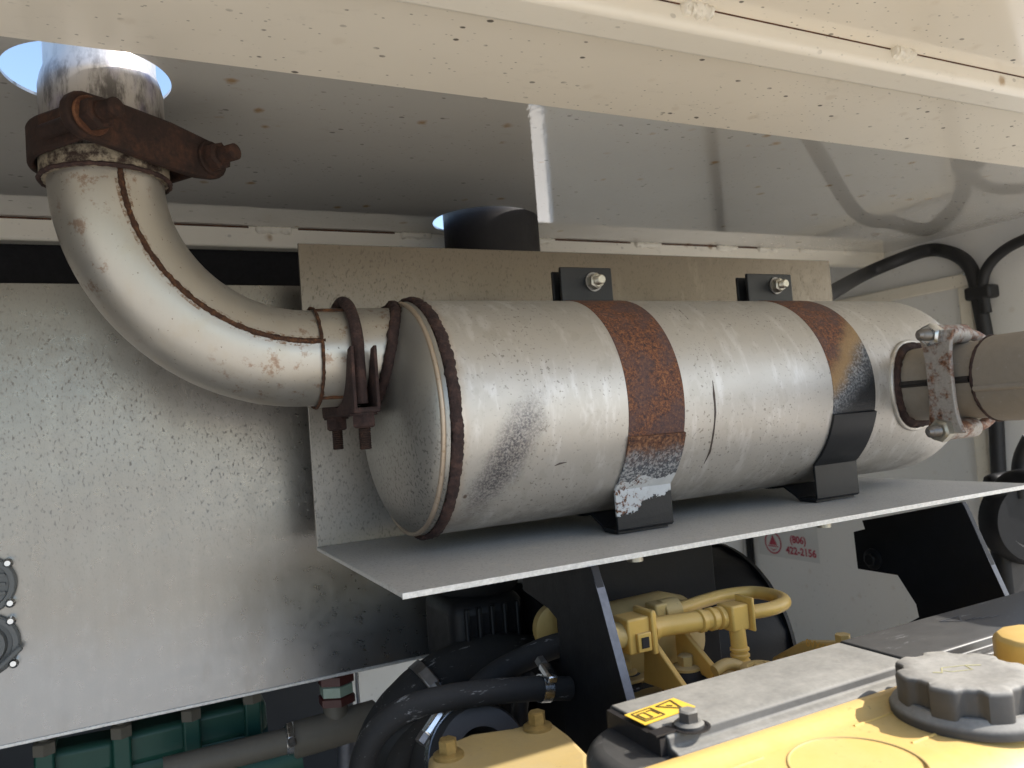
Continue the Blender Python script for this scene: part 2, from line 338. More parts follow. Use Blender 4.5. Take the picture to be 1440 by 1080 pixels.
# ------------------------------------------------------------------ mesh helpers
C = sc.collection
def V(*a): return Vector(a[0]) if len(a) == 1 else Vector(a)
def frame(a):
    a = V(a).normalized(); h = Vector((0, 0, 1)) if abs(a.z) < .9 else Vector((1, 0, 0))
    u = h.cross(a).normalized(); return u, a.cross(u).normalized(), a
class MB:
    def __init__(s): s.v = []; s.f = []
    def add(s, vs, fs):
        o = len(s.v); s.v += [V(p) for p in vs]; s.f += [tuple(i + o for i in q) for q in fs]; return s
    def box(s, c, size, ax=None):
        c = V(c); X, Y, Z = ax or (Vector((1, 0, 0)), Vector((0, 1, 0)), Vector((0, 0, 1)))
        a, b, d = size[0] / 2, size[1] / 2, size[2] / 2
        vs = [c + X * (i * a) + Y * (j * b) + Z * (k * d) for i in (-1, 1) for j in (-1, 1) for k in (-1, 1)]
        return s.add(vs, [(0, 1, 3, 2), (4, 6, 7, 5), (0, 4, 5, 1), (2, 3, 7, 6), (0, 2, 6, 4), (1, 5, 7, 3)])
    def span(s, p, q):
        p, q = V(p), V(q); return s.box((p + q) / 2, tuple(abs(k) for k in (q - p)))
    def lathe(s, p, a, prof, n=32, caps=True, rot=0.0, arc=None):
        u, w, a = frame(a); p = V(p); vs = []; fs = []; m = len(prof)
        for (t, r) in prof:
            for i in range(n):
                g = rot + 2 * math.pi * i / n
                vs.append(p + a * t + (u * math.cos(g) + w * math.sin(g)) * r)
        for k in range(m - 1):
            for i in range(n):
                j = (i + 1) % n; fs.append((k * n + i, k * n + j, (k + 1) * n + j, (k + 1) * n + i))
        if caps: fs.append(tuple(range(n - 1, -1, -1))); fs.append(tuple((m - 1) * n + i for i in range(n)))
        return s.add(vs, fs)
    def cyl(s, p, q, r, n=24, r1=None, ch=0.0):
        p, q = V(p), V(q); L = (q - p).length; r1 = r if r1 is None else r1
        pr = [(0, r - ch), (ch, r), (L - ch, r1), (L, r1 - ch)] if ch else [(0, r), (L, r1)]
        return s.lathe(p, q - p, pr, n)
    def tube(s, pts, r, n=16, closed=False, wob=0.0, wsc=60, flat=1.0, ref=None):
        pts = [V(p) for p in pts]; m = len(pts); vs = []; fs = []
        rr = r if isinstance(r, (list, tuple)) else [r] * m
        T = []
        for i in range(m):
            a = pts[(i - 1) % m] if (closed or i > 0) else pts[0]; b = pts[(i + 1) % m] if (closed or i < m - 1) else pts[-1]
            T.append((b - a).normalized())
        u = frame(T[0])[0] if ref is None else (V(ref) - T[0] * V(ref).dot(T[0])).normalized()
        for i in range(m):
            u = (u - T[i] * u.dot(T[i])).normalized(); w = T[i].cross(u)
            for k in range(n):
                g = 2 * math.pi * k / n; d = u * math.cos(g) + w * math.sin(g) * flat; q = rr[i]
                if wob: q *= 1 + wob * mnoise.noise((pts[i] + d * rr[i]) * wsc)
                vs.append(pts[i] + d * q)
        for i in range(m if closed else m - 1):
            j = (i + 1) % m
            for k in range(n):
                l = (k + 1) % n; fs.append((i * n + k, i * n + l, j * n + l, j * n + k))
        if not closed: fs.append(tuple(range(n - 1, -1, -1))); fs.append(tuple((m - 1) * n + k for k in range(n)))
        return s.add(vs, fs)
    def prism(s, poly, vec):
        poly = [V(p) for p in poly]; n = len(poly); vec = V(vec)
        return s.add(poly + [p + vec for p in poly], [tuple(range(n - 1, -1, -1)), tuple(range(n, 2 * n))] + [(i, (i + 1) % n, n + (i + 1) % n, n + i) for i in range(n)])
    def ribbon(s, yz, x0, x1, th):            # a bent strip: polyline in (y, z), constant thickness, extruded in x
        m = len(yz); P = [Vector((0, a, b)) for a, b in yz]; N = []
        for i in range(m):
            d = (P[min(i + 1, m - 1)] - P[max(i - 1, 0)]).normalized(); N.append(Vector((0, d.z, -d.y)))
        vs = []
        for i in range(m):
            for x in (x0, x1):
                for k in (0, 1): q = P[i] + N[i] * (th * k); vs.append(Vector((x, q.y, q.z)))
        fs = []
        for i in range(m - 1):
            a = 4 * i; b = a + 4
            fs += [(a, b, b + 2, a + 2), (a + 1, a + 3, b + 3, b + 1), (a, a + 1, b + 1, b), (a + 2, b + 2, b + 3, a + 3)]
        fs += [(0, 2, 3, 1), (4 * m - 4, 4 * m - 3, 4 * m - 1, 4 * m - 2)]
        return s.add(vs, fs)
    def hexa(s, p, a, r, h, rot=0.0):
        c = min(h * .18, r * .15)
        return s.lathe(p, a, [(0, r), (h - c, r), (h, r - c * 1.6)], 6, True, rot)
    def thread(s, p, a, r, L, pitch=.0018, n=16):
        k = max(2, int(L / pitch)); pr = []
        for i in range(k): pr += [(L * i / k, r * .86), (L * (i + .5) / k, r)]
        pr += [(L, r * .8)]; return s.lathe(p, a, pr, n)
    def slab_hole(s, x0, x1, y0, y1, z, th, cx, cy, r, n=72):
        ang = [2 * math.pi * i / n for i in range(n)] + [math.atan2(b - cy, a - cx) % (2 * math.pi) for a in (x0, x1) for b in (y0, y1)]
        ang = sorted(set(round(a, 6) for a in ang)); m = len(ang); ring = []; out = []
        for a in ang:
            dx, dy = math.cos(a), math.sin(a)
            k = min([((x1 if dx > 0 else x0) - cx) / dx if abs(dx) > 1e-9 else 9e9, ((y1 if dy > 0 else y0) - cy) / dy if abs(dy) > 1e-9 else 9e9])
            ring.append((cx + r * dx, cy + r * dy)); out.append((cx + k * dx, cy + k * dy))
        vs = [(a, b, zz) for zz in (z, z + th) for L in (ring, out) for a, b in L]; fs = []
        for i in range(m):
            j = (i + 1) % m
            fs += [(i, m + i, m + j, j), (2 * m + i, 2 * m + j, 3 * m + j, 3 * m + i), (i, j, 2 * m + j, 2 * m + i), (m + i, 3 * m + i, 3 * m + j, m + j)]
        return s.add(vs, fs)
    def build(s, name, mat, parent=None, bevel=0.0, smooth=35, seg=2, base=None):
        me = bpy.data.meshes.new(name)
        if parent is not None: org = V(parent['_o'])
        elif base is not None: org = V(base)
        else:
            xs = [p.x for p in s.v]; ys = [p.y for p in s.v]; zs = [p.z for p in s.v]
            org = Vector(((min(xs) + max(xs)) / 2, (min(ys) + max(ys)) / 2, min(zs)))
        top = parent
        me.from_pydata([tuple(p - org) for p in s.v], [], s.f)
        bm = bmesh.new(); bm.from_mesh(me); bmesh.ops.recalc_face_normals(bm, faces=bm.faces); bm.to_mesh(me); bm.free()
        for p in me.polygons: p.use_smooth = True
        me.set_sharp_from_angle(angle=R_(smooth))
        me.materials.append(M[mat] if isinstance(mat, str) else mat)
        o = bpy.data.objects.new(name, me); C.objects.link(o)
        if parent is None: o.location = org + Vector((0, 0, OZ))
        else: o.parent = parent
        o['_o'] = tuple(org)
        if bevel:
            b = o.modifiers.new('bevel', 'BEVEL'); b.width = bevel; b.segments = seg; b.limit_method = 'ANGLE'; b.angle_limit = R_(35); b.harden_normals = False
        return o
def tag(o, label, cat, group=None):
    o['label'] = label; o['category'] = cat
    if group: o['group'] = group
    return o
def thing(name, label, cat, base, group=None):
    o = bpy.data.objects.new(name, None); C.objects.link(o); o.empty_display_size = .02
    o.location = V(base) + Vector((0, 0, OZ)); o['_o'] = tuple(V(base)); return tag(o, label, cat, group)
def struct(o): o['kind'] = 'structure'; return o
def arc(c, r, a0, a1, n, plane='yz'):
    out = []
    for i in range(n + 1):
        a = R_(a0 + (a1 - a0) * i / n)
        out.append((c[0] + r * math.cos(a), c[1] + r * math.sin(a)))
    return out
def smooth_path(pts, k=6):                     # Catmull-Rom
    P = [V(p) for p in pts]; out = []
    for i in range(len(P) - 1):
        a, b, c, d = P[max(i - 1, 0)], P[i], P[i + 1], P[min(i + 2, len(P) - 1)]
        for j in range(k):
            t = j / k; out.append(.5 * ((2 * b) + (c - a) * t + (2 * a - 5 * b + 4 * c - d) * t * t + (3 * b - a - 3 * c + d) * t ** 3))
    out.append(P[-1]); return out
def text_mesh(mb, s, size, origin, X, Y, bold=0.0):
    cu_ = bpy.data.curves.new('t', 'FONT'); cu_.body = s; cu_.size = size; cu_.align_x = 'CENTER'; cu_.offset = bold; cu_.resolution_u = 3
    o = bpy.data.objects.new('t', cu_); C.objects.link(o); bpy.context.view_layer.update()
    me = bpy.data.meshes.new_from_object(o.evaluated_get(bpy.context.evaluated_depsgraph_get()))
    mb.add([V(origin) + V(X) * v.co.x + V(Y) * v.co.y for v in me.vertices], [tuple(p.vertices) for p in me.polygons])
    bpy.data.objects.remove(o); bpy.data.curves.remove(cu_); bpy.data.meshes.remove(me)

# ================================================================== SETTING
g = MB().add([(-400, -400, -OZ), (400, -400, -OZ), (400, 400, -OZ), (-400, 400, -OZ)], [(0, 1, 2, 3)]).build('ground', 'ground', base=(0, 0, -OZ)); struct(g)
ZC = 0.3546; YB = 1.305; YK = 1.92; XW = 1.72; XL = -1.35
YCR = .732; YF = .245; TILT = .05               # crease, front lip, how much the front sheet rises towards the open side
floor = MB().span((XL, .02, -.84), (XW, 1.95, -.80)).build('machine_deck', 'deck'); tag(floor, 'dusty steel deck underneath the engine', 'deck')
legs = 0
# --- roof canopy
roof = thing('roof_canopy', 'white painted sheet metal canopy roof over the engine bay, with pipe holes', 'roof', (.5, .8, ZC))
SX, SY, SR = -.0255, .803, .0715               # stack hole
BX, BY, BR = .562, 1.205, .0900                # black pipe hole
mb = MB(); mb.slab_hole(XL, .20, YCR, .95, ZC, .003, SX, SY, SR); mb.slab_hole(.40, .80, .95, YK + .01, ZC, .003, BX, BY, BR)
mb.span((.20, YCR, ZC), (XW + .004, .95, ZC + .003)); mb.span((XL, .95, ZC), (.40, YK + .01, ZC + .003)); mb.span((.80, .95, ZC), (XW + .004, YK + .01, ZC + .003))
mb.build('ceiling_sheet', 'ceiling', roof, smooth=20)
zf = lambda y: ZC - .0008 + (YCR - y) * TILT
mb = MB(); mb.prism([(XL, YCR + .006, ZC - .0012), (XW, YCR + .006, ZC - .0012), (XW, YF, zf(YF)), (XL, YF, zf(YF))], (0, 0, .0012)); mb.build('front_sheet', 'ceiling_front', roof)
MB().span((XL, YF - .03, zf(YF) - .10), (XW, YF, zf(YF) + .004)).build('added_front_header', 'rail', roof, .004)  # unseen beam, added to darken what the panel top reflects
# front rail with stitch welds
y0, y1 = .528, .574; zt = zf(y0) - .001; zb = zt - .020
mb = MB(); mb.span((XL, y0, zb), (XW, y1, zt + .0095)); fr = mb.build('front_rail', 'rail', roof, .008, seg=5)
for xw, wl_ in ((.145, .035), (.475, .036), (.752, .032), (1.02, .034)):
    mb = MB(); mb.tube([(xw + wl_ * (i / 26 - .5), y0 + .0005 + .0012 * mnoise.noise((xw * 9, i * .7, 0)), zt - .0015) for i in range(27)], [.002] + [.0075 + .0016 * mnoise.noise((xw * 5, i * .55, 2)) for i in range(25)] + [.002], 20, wob=.45, wsc=260); mb.build('weld_bead', 'rail', fr, smooth=80)
for a, b in ((-.3, .125), (.165, .456), (.495, .735), (.770, 1.0), (1.04, 1.3)): MB().box(((a + b) / 2, y0 - .0002, zt + .0008), (b - a, .0014, .0016)).build('rust_gap', 'rust_orange', fr)
# rear rail
mb = MB(); mb.span((XL, YB, ZC - .034), (XW - .004, YB + .03, ZC + .006)); rr_ = mb.build('rear_rail', 'rail', roof, .004, seg=3)
for i, xw in enumerate((-.06, .22, .47, .72, .98, 1.20, 1.32, 1.45, 1.60)):
    mb = MB(); mb.tube([(xw + .06 * (j / 20 - .5), YB + .001, ZC - .004 + .001 * mnoise.noise((xw * 7, j, 3))) for j in range(21)], [.002] + [.0068] * 19 + [.002], 14, wob=.45, wsc=220); mb.build('weld_bead', 'rail', rr_, smooth=80)
for a, b in ((-.5, -.1), (-.02, .18), (.26, .43), (.76, .94), (1.02, 1.17), (1.23, 1.29)): MB().box(((a + b) / 2, YB - .0002, ZC - .0014), (b - a, .0016, .0024)).build('rust_gap', 'rust_orange', rr_)
# --- back wall with the narrow slit behind the shield
back = thing('back_wall', 'deep rear wall of the bay, black sheet standing in for shade above and pale below the panel', 'wall', (.5, 1.92, -.8))
YL = 1.345; YK = 1.92
sx0, sx1, sz0, sz1 = 1.032, 1.118, -.215, .150
MB().span((XL, YL, .0), (.74, YL + .02, ZC)).build('shade_sheet', 'interior_shade', back)  # black sheet standing in for the shaded interior
mb = MB(); xs = (.443, sx0, sx1, XW); zz = (-.80, sz0, sz1, ZC)
vs = [(x, y, z) for y in (YK, YK + .02) for z in zz for x in xs]; fs = []
for ci in range(3):
    for ri in range(3):
        if (ci, ri) == (1, 1): continue
        a = ri * 4 + ci; fs += [(a, a + 1, a + 5, a + 4), (a + 16, a + 20, a + 21, a + 17)]
fs += [(5, 6, 22, 21), (9, 10, 26, 25), (6, 10, 26, 22), (5, 9, 25, 21)]
mb.add(vs, fs); mb.build('pale_sheet', 'wall', back)
MB().span((XL, YK, -.80), (.443, YK + .018, ZC)).build('dark_sheet', 'navy', back)
# --- right end wall
ew = thing('end_wall', 'white painted end wall with a raised rectangular frame beside the muffler', 'wall', (XW, 1.1, -.8))
MB().span((XW, .90, -.8), (XW + .02, 1.95, ZC + .02)).build('wall_sheet', 'wall', ew)
lw = MB().span((XL - .02, .16, -.8), (XL, 1.95, ZC + .02)).build('added_side_wall', 'navy'); tag(lw, 'unseen dark side wall added beyond the speckled panel to cut light from the left', 'wall')  # unseen wall, added to keep out light from the left
def onw(u, v, d=0.0): return atx(u, v, XW - d)
fz1 = onw(1362, 384).z; fy0 = onw(1376, 470).y; fw = .030
fy1 = 1.90
MB().span((XW - .014, fy0 + .0, fz1 - fw), (XW - .0005, fy1, fz1)).build('frame_rail', 'rail', ew, .003)
MB().span((XW - .0135, fy0, -.55), (XW - .0005, fy0 + fw, fz1 - fw)).build('frame_post', 'rail', ew, .003)
MB().span((XW - .0135, onw(1058, 780).y - .012, -.8), (XW - .0005, onw(1058, 780).y + .012, fz1 - fw)).build('frame_post', 'black_matte', ew, .002)
p = onw(1357, 384, .016); MB().lathe(p, (-1, 0, 0), [(0, .006), (.003, .006), (.006, .003)], 12).build('rivet', 'chrome', ew)

# decal with phone number on the end wall
A = onw(1072, 752, .0012); B = onw(1155, 793, .0012)
ztop = onw(1150, 720, .0012).z; zbot = onw(1155, 793, .0012).z; yl = onw(1068, 778, .0012).y; yr = onw(1153, 790, .0012).y
dec = thing('phone_decal', 'clear rectangular decal with red phone number and round emblem on the end wall', 'decal', (XW - .001, (yl + yr) / 2, zbot))
MB().add([(XW - .001, yl, zbot), (XW - .001, yr, zbot), (XW - .001, yr, ztop), (XW - .001, yl, ztop)], [(0, 1, 2, 3)]).build('film', 'decal', dec)
mb = MB(); tx = onw(1122, 763, .0018); text_mesh(mb, '(806)', .029, (XW - .0018, tx.y, onw(1126, 781, .0018).z + .034), (0, -1, 0), (0, 0, 1), .0010)
t2 = onw(1126, 775, .0018); text_mesh(mb, '422-2156', .030, (XW - .0018, t2.y, onw(1126, 781, .0018).z), (0, -1, 0), (0, 0, 1), .0010); mb.build('phone_number', 'red', dec)
ec = onw(1087, 763, .0018); er = .034; mb = MB()
for r0, r1 in ((er * .86, er),):
    n = 40; vs = [(XW - .0018, ec.y + r * math.cos(2 * math.pi * i / n), ec.z + r * math.sin(2 * math.pi * i / n)) for r in (r0, r1) for i in range(n)]
    mb.add(vs, [(i, (i + 1) % n, n + (i + 1) % n, n + i) for i in range(n)])
mb.add([(XW - .0018, ec.y + er * .5, ec.z - er * .2), (XW - .0018, ec.y - er * .5, ec.z - er * .2), (XW - .0018, ec.y, ec.z + er * .7)], [(0, 1, 2)])
mb.span((XW - .0019, ec.y - er * .62, ec.z - er * .36), (XW - .0017, ec.y + er * .62, ec.z - er * .26))
mb.add([(XW - .0018, ec.y + er * .5, ec.z - er * .45), (XW - .0018, ec.y, ec.z - er * .75), (XW - .0018, ec.y - er * .5, ec.z - er * .45), (XW - .0018, ec.y, ec.z - er * .62)], [(0, 1, 2, 3)]); mb.build('emblem', 'red', dec)

# cables on the end wall
def cable(name, label, pts, r, grp=None):
    mb = MB().tube(smooth_path(pts, 8), r, 14); return tag(mb.build(name, 'rubber_dark'), label, 'cable', grp)
hz = lambda u, v: atx(u, v, XW - .022)
c1 = [aty(1150, 421, 1.02) , aty(1172, 410, 1.10), atx(1215, 386, 1.55), atx(1262, 366, 1.62)] + [hz(*q) for q in ((1305, 352), (1335, 355), (1358, 368), (1370, 390), (1376, 420), (1384, 460), (1392, 510), (1400, 580), (1403, 640), (1406, 690), (1410, 760))]
cable('black_cable', 'thick black cable arching from behind the heat shield and down the end wall', c1, .0155)
c2 = [atx(1470, 327, XW - .03)] + [atx(*q, XW - .03) for q in ((1440, 337), (1412, 352), (1390, 374), (1382, 400), (1387, 440))]
cable('black_cable', 'thin black cable curving off along the end wall and joining the thicker cable', c2, .0115)
cc = hz(1378, 412); clp = MB().box(cc + V(0, -.004, 0), (.040, .058, .030)); tag(clp.build('cable_clip', 'rubber_dark', bevel=.006), 'black plastic clip holding both cables to the end wall', 'clip')

# ================================================================== EXHAUST
MY, MZ, MR = .800, .0127, .127
X0, X1 = .268, 1.005                            # rim weld, start of the far dome
ang = lambda a, r=MR: (MY + r * math.cos(R_(a)), MZ + r * math.sin(R_(a)))      # degrees, 0 = +y, 90 = up, 180 = towards the viewer
muf = thing('exhaust_muffler', 'long dull silver cylindrical muffler with rusty rim weld lying on the shelf', 'muffler', (.66, MY, MZ - MR))
NZ, NR = .0815, .0515                           # inlet neck centre height and radius
DL = .042
def capx(r): return X0 - DL * (max(0, 1 - min(1, r / MR) ** 2.3)) ** .55
prof = [(X0 + .004, MR), ]
prof = [(0, MR)] + [(X1 - X0, MR)]
pr = [(0, MR * .992)] + [((X1 - X0) * k / 12, MR) for k in range(0, 13)] + [(X1 - X0 + .095 * math.sin(R_(a)), MR * math.cos(R_(a))) for a in range(6, 90, 6)] + [(X1 - X0 + .095, .0008)]
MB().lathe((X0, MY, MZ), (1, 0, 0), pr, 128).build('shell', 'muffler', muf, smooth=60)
rs = [MR * .993 * math.sin(R_(a)) for a in range(90, 0, -3)] + [.0008]
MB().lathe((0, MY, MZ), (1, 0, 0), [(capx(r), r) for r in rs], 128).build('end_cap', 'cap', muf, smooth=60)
# rim weld
mb = MB(); n = 420
pts = []
for i in range(n):
    a = 2 * math.pi * i / n; wv = .0016 * mnoise.noise((i * .07, 0, 1)) ; rr = MR + .0005
    pts.append((X0 + .002 + wv, MY + rr * math.cos(a), MZ + rr * math.sin(a)))
mb.tube(pts, .0060, 16, True, .32, 260, flat=.62, ref=(1, 0, 0)); mb.build('weld_seam', 'rust', muf, smooth=80)
pts = [(X0 - .0105, MY + (MR - .0035) * math.cos(2 * math.pi * i / 120), MZ + (MR - .0035) * math.sin(2 * math.pi * i / 120)) for i in range(120)]
MB().tube(pts, .0026, 10, True).build('rim_lip', 'muffler', muf, smooth=80)
# inlet neck
NX0 = .1665
MB().lathe((NX0, MY, NZ), (1, 0, 0), [(0, NR - .003), (0, NR), (.09, NR), (.098, NR)], 72).build('inlet_neck', 'pipe', muf, smooth=40)
pts = []
for i in range(150):
    a = 2 * math.pi * i / 150; yy = MY + (NR + .002) * math.cos(a); zz = NZ + (NR + .002) * math.sin(a)
    r = math.hypot(yy - MY, zz - MZ); pts.append((min(capx(r), X0 - .004) - .003 + .0015 * mnoise.noise((i * .2, 4, 4)), yy, zz))
mb = MB().tube(pts, .0062, 10, True, .3, 200, ref=(1, 0, 0)); mb.build('weld_seam', 'rust', muf, smooth=80)
pts = [(NX0 - .0004, MY + (NR + .0002) * math.cos(2 * math.pi * i / 100), NZ + (NR + .0002) * math.sin(2 * math.pi * i / 100)) for i in range(100)]
MB().tube(pts, .0016, 8, True, .5, 300).build('rust_edge', 'rust_line', muf)
def on_neck(x, a): return V(x, MY + (NR + .0004) * math.cos(R_(a)), NZ + (NR + .0004) * math.sin(R_(a)))
for a in (118, 236):
    MB().tube([on_neck(NX0 + .036 * k / 8, a) for k in range(9)], .0019, 8, wob=.4, wsc=260).build('expansion_slot', 'rust_line', muf)
# outlet neck on the front flank
OX, OZc, OR = .930, .0085, .0475
oy = lambda r: MY - math.sqrt(MR ** 2 - r ** 2)
MB().lathe((OX, MY - .09, OZc), (0, -1, 0), [(0, OR), (.140, OR)], 64).build('outlet_neck', 'tan_steel', muf, smooth=40)
pts = []
for i in range(130):
    a = 2 * math.pi * i / 130; xx = OX + (OR + .003) * math.cos(a); zz = OZc + (OR + .003) * math.sin(a)
    pts.append((xx, oy(min(.12, abs(zz - MZ))) - .001, zz))
MB().tube(pts, .0065, 10, True, .3, 180).build('weld_seam', 'rust', muf, smooth=80)
pts = [(OX + (OR + .0105) * math.cos(2 * math.pi * i / 100), oy(min(.12, abs(OZc + (OR + .0105) * math.sin(2 * math.pi * i / 100) - MZ))) - .0005, OZc + (OR + .0105) * math.sin(2 * math.pi * i / 100)) for i in range(100)]
MB().tube(pts, .0032, 10, True).build('outlet_lip', 'muffler', muf, smooth=80)
# scratch and dent marks on the shell
def on_muf(u, v, dr=0.0):                       # nearest hit of the photo ray on the shell
    r = ray(u, v); a = r.y ** 2 + r.z ** 2; b = -2 * (r.y * MY + r.z * MZ); c = MY ** 2 + MZ ** 2 - (MR + dr) ** 2
    q = b * b - 4 * a * c; s_ = (-b - math.sqrt(max(q, 0))) / (2 * a); return r * s_
for L, w in (([(1002, 535), (1004, 555), (1006, 580), (1003, 610), (998, 635), (990, 652)], .0013), ([(955, 436), (968, 449)], .0013), ([(948, 434), (958, 446)], .0009), ([(780, 655), (787, 652), (797, 650)], .0012)):
    MB().tube([on_muf(*q, .0001) for q in L], [w * .3] + [w] * (len(L) - 2) + [w * .3], 6, wob=.5, wsc=300).build('scratch', 'scratch', muf)

# elbow from the inlet up to the stack
EX, EZ = -.0150, NZ; ER = .175; PR = .0495
elb = thing('exhaust_elbow', 'silver ninety degree exhaust elbow with rusty lengthwise seam between stack and muffler', 'pipe', (.06, MY, NZ - PR))
cx_, cz_ = EX + ER, NZ + ER
path = [V(NX0 + .03, MY, NZ), V(cx_ + .004, MY, NZ)] + [V(cx_ - ER * math.sin(R_(a)), MY, cz_ - ER * math.cos(R_(a))) for a in range(3, 91, 3)] + [V(EX, MY, cz_ + .035)]
MB().tube(path, PR, 72, ref=(0, 1, 0)).build('bend', 'pipe', elb, smooth=60)
sa = R_(14); pts = []
for q in path[2:]:
    d = (V(cx_, MY, cz_) - q); d = d.normalized() if d.length > .05 and q.z < cz_ else V(1, 0, 0)
    pts.append(q + (V(0, -1, 0) * math.cos(sa) + d * math.sin(sa)) * (PR + .0002))
pts = [pts[0] + V(.018, 0, 0)] + pts
pp = smooth_path(pts, 6)
MB().tube(pp, [.0026 + .0009 * mnoise.noise((i * .21, 3, 1)) for i in range(len(pp))], 10, wob=.35, wsc=420).build('seam_weld', 'rust_line', elb, smooth=80)
vs = []; fs = []                                # rust bloom beside the seam, hugging the pipe
pc = smooth_path([path[2] + V(.018, 0, 0)] + path[2:], 6)
for i, (q, w) in enumerate(zip(pc, pp)):
    d = (w - q).normalized(); tt = (pp[min(i + 1, len(pp) - 1)] - pp[max(i - 1, 0)]).normalized(); sd_ = tt.cross(d)
    for k in range(-6, 7):
        a = k * .0185; vs.append(q + (d * math.cos(a) + sd_ * math.sin(a)) * (PR + .0003 - .00005 * abs(k)))
for i in range(len(pc) - 1):
    for k in range(12): fs.append((i * 13 + k, i * 13 + k + 1, i * 13 + k + 14, i * 13 + k + 13))
MB().add(vs, fs).build('rust_bloom', 'bloom', elb, smooth=80)
ZT = cz_ + .002
MB().lathe((EX, MY, ZT - .006), (0, 0, 1), [(0, PR + .0035), (.002, PR + .0055), (.018, PR + .0055), (.020, PR + .002)], 72).build('collar', 'stained', elb, smooth=40)
pts = [(EX + (PR + .0052) * math.cos(2 * math.pi * i / 110), MY + (PR + .0052) * math.sin(2 * math.pi * i / 110), ZT - .005) for i in range(110)]
MB().tube(pts, .0022, 8, True, .6, 200).build('rust_edge', 'rust', elb)

# stack
stk = thing('exhaust_stack', 'vertical silver exhaust stack rising out through the round roof hole', 'pipe', (EX, MY, ZT + .012))
MB().lathe((EX, MY, ZT + .010), (0, 0, 1), [(0, PR + .0035), (.070, PR + .0035), (.080, PR + .0015), (.090, PR - .002), (.60, PR - .002), (.60, PR - .005), (.55, PR - .005)], 96).build('tube', 'stack', stk, smooth=40)
# clamp on the stack
ce = V(.78, .62, 0).normalized(); cd = V(.62, -.78, 0).normalized(); zc0 = .2820
clm = thing('bolted_pipe_clamp', 'heavy dark brown two bolt clamp gripping the stack below the roof', 'clamp', (EX, MY, zc0 - .02))
ctr = V(EX, MY, zc0); CO = PR + .008
ol = [(.066 + .0195 * math.cos(R_(a)), -.002 + .0185 * math.sin(R_(a))) for a in range(-80, 81, 20)] + [(.02, .0205), (-.03, .0205)] + [(-.066 + .0195 * math.cos(R_(a)), -.001 + .0195 * math.sin(R_(a))) for a in range(100, 261, 20)] + [(-.03, -.0215), (.02, -.0235), (.05, -.0235)]
mb = MB().prism([ctr + ce * a + V(0, 0, b) + cd * CO for a, b in ol], cd * .010)
br = mb.build('clamp_bar', 'rust_clamp', clm, .0025, seg=3)
U = [ctr + ce * (PR + .008) * k + cd * CO for k in (1,)] + [ctr + (ce * math.cos(a) - cd * math.sin(a)) * (PR + .008) for a in [math.pi * i / 30 for i in range(31)]] + [ctr - ce * (PR + .008) + cd * CO]
mb = MB(); n = len(U); vs = []; 
for i, q in enumerate(U):
    d = (q - ctr); d.z = 0; d = (d - cd * d.dot(cd) if 0 else d).normalized()
    for zz in (-.017, .017):
        for k in (0, .006): vs.append(q + d * k + V(0, 0, zz))
fs = []
for i in range(n - 1):
    a = 4 * i; b = a + 4; fs += [(a, b, b + 2, a + 2), (a + 1, a + 3, b + 3, b + 1), (a, a + 1, b + 1, b), (a + 2, b + 2, b + 3, a + 3)]
fs += [(0, 2, 3, 1), (4 * n - 4, 4 * n - 3, 4 * n - 1, 4 * n - 2)]
mb.add(vs, fs); 
mb.build('clamp_band', 'rust_clamp', clm, .002)
for k, rs_ in ((-1, 'rust_orange'), (1, 'rust_clamp')):
    q = ctr + ce * (.0640 * k) + cd * (CO + .010) + V(0, 0, -.002)
    bt = MB().cyl(q, q + cd * .0035, .0165, 24, ch=.0008).build('washer', rs_, clm)
    bo = MB().hexa(q + cd * .0035, cd, .0138, .012, .4).thread(q + cd * .012, cd, .0080, .021).cyl(q - cd * .060, q + cd * .014, .0070, 12); bo.build('bolt', 'rust_clamp', clm)

# U-bolt clamp at the inlet
uc = thing('u_bolt_clamp', 'rusty U-bolt clamp with two hanging threaded legs on the muffler inlet', 'clamp', (.199, MY, .0))
UX = .1990; ur = NR + .0062
def ubolt(mb, c, e, d, r, leg, rad):             # arch on +d side, legs towards -d
    pts = [c + e * r - d * leg] + [c + (e * math.cos(a) + d * math.sin(a)) * r for a in [math.pi * i / 28 for i in range(29)]] + [c - e * r - d * leg]
    mb.tube(pts, rad, 16, wob=.08, wsc=200)
c0 = V(UX, MY, NZ); tl = V(.06, 0, 1).normalized()
mb = MB(); ubolt(mb, c0, V(0, 1, 0), V(0, 0, 1), ur, .052, .0062); mb.build('u_bolt', 'rust', uc, smooth=60)
# saddle: folded plate with two upright lips and a curved bottom
for sgn in (-1, 1):
    poly = []
    for a in range(205, 336, 10): poly.append((UX + sgn * .0115, MY + (NR + .001) * math.cos(R_(a)), NZ + (NR + .001) * math.sin(R_(a))))
    zb_ = NZ - NR - .010
    poly = [(UX + sgn * .0115, MY - ur - .0135, NZ + .004), (UX + sgn * .0115, MY - ur - .002, NZ + .002), ] + poly + [(UX + sgn * .0115, MY + ur + .0135, NZ + .004), (UX + sgn * .0115, MY + ur + .0135, zb_ + .004), (UX + sgn * .0115, MY - ur - .0135, zb_ + .004)]
    # keep polygon simple: outer lip, curve, lip
    MB().prism(poly, (.0035, 0, 0)).build('saddle_side', 'rust', uc, .0008)
MB().span((UX - .0115, MY - ur - .0135, zb_), (UX + .015, MY + ur + .0135, zb_ + .0055)).build('saddle_base', 'rust', uc, .0015)
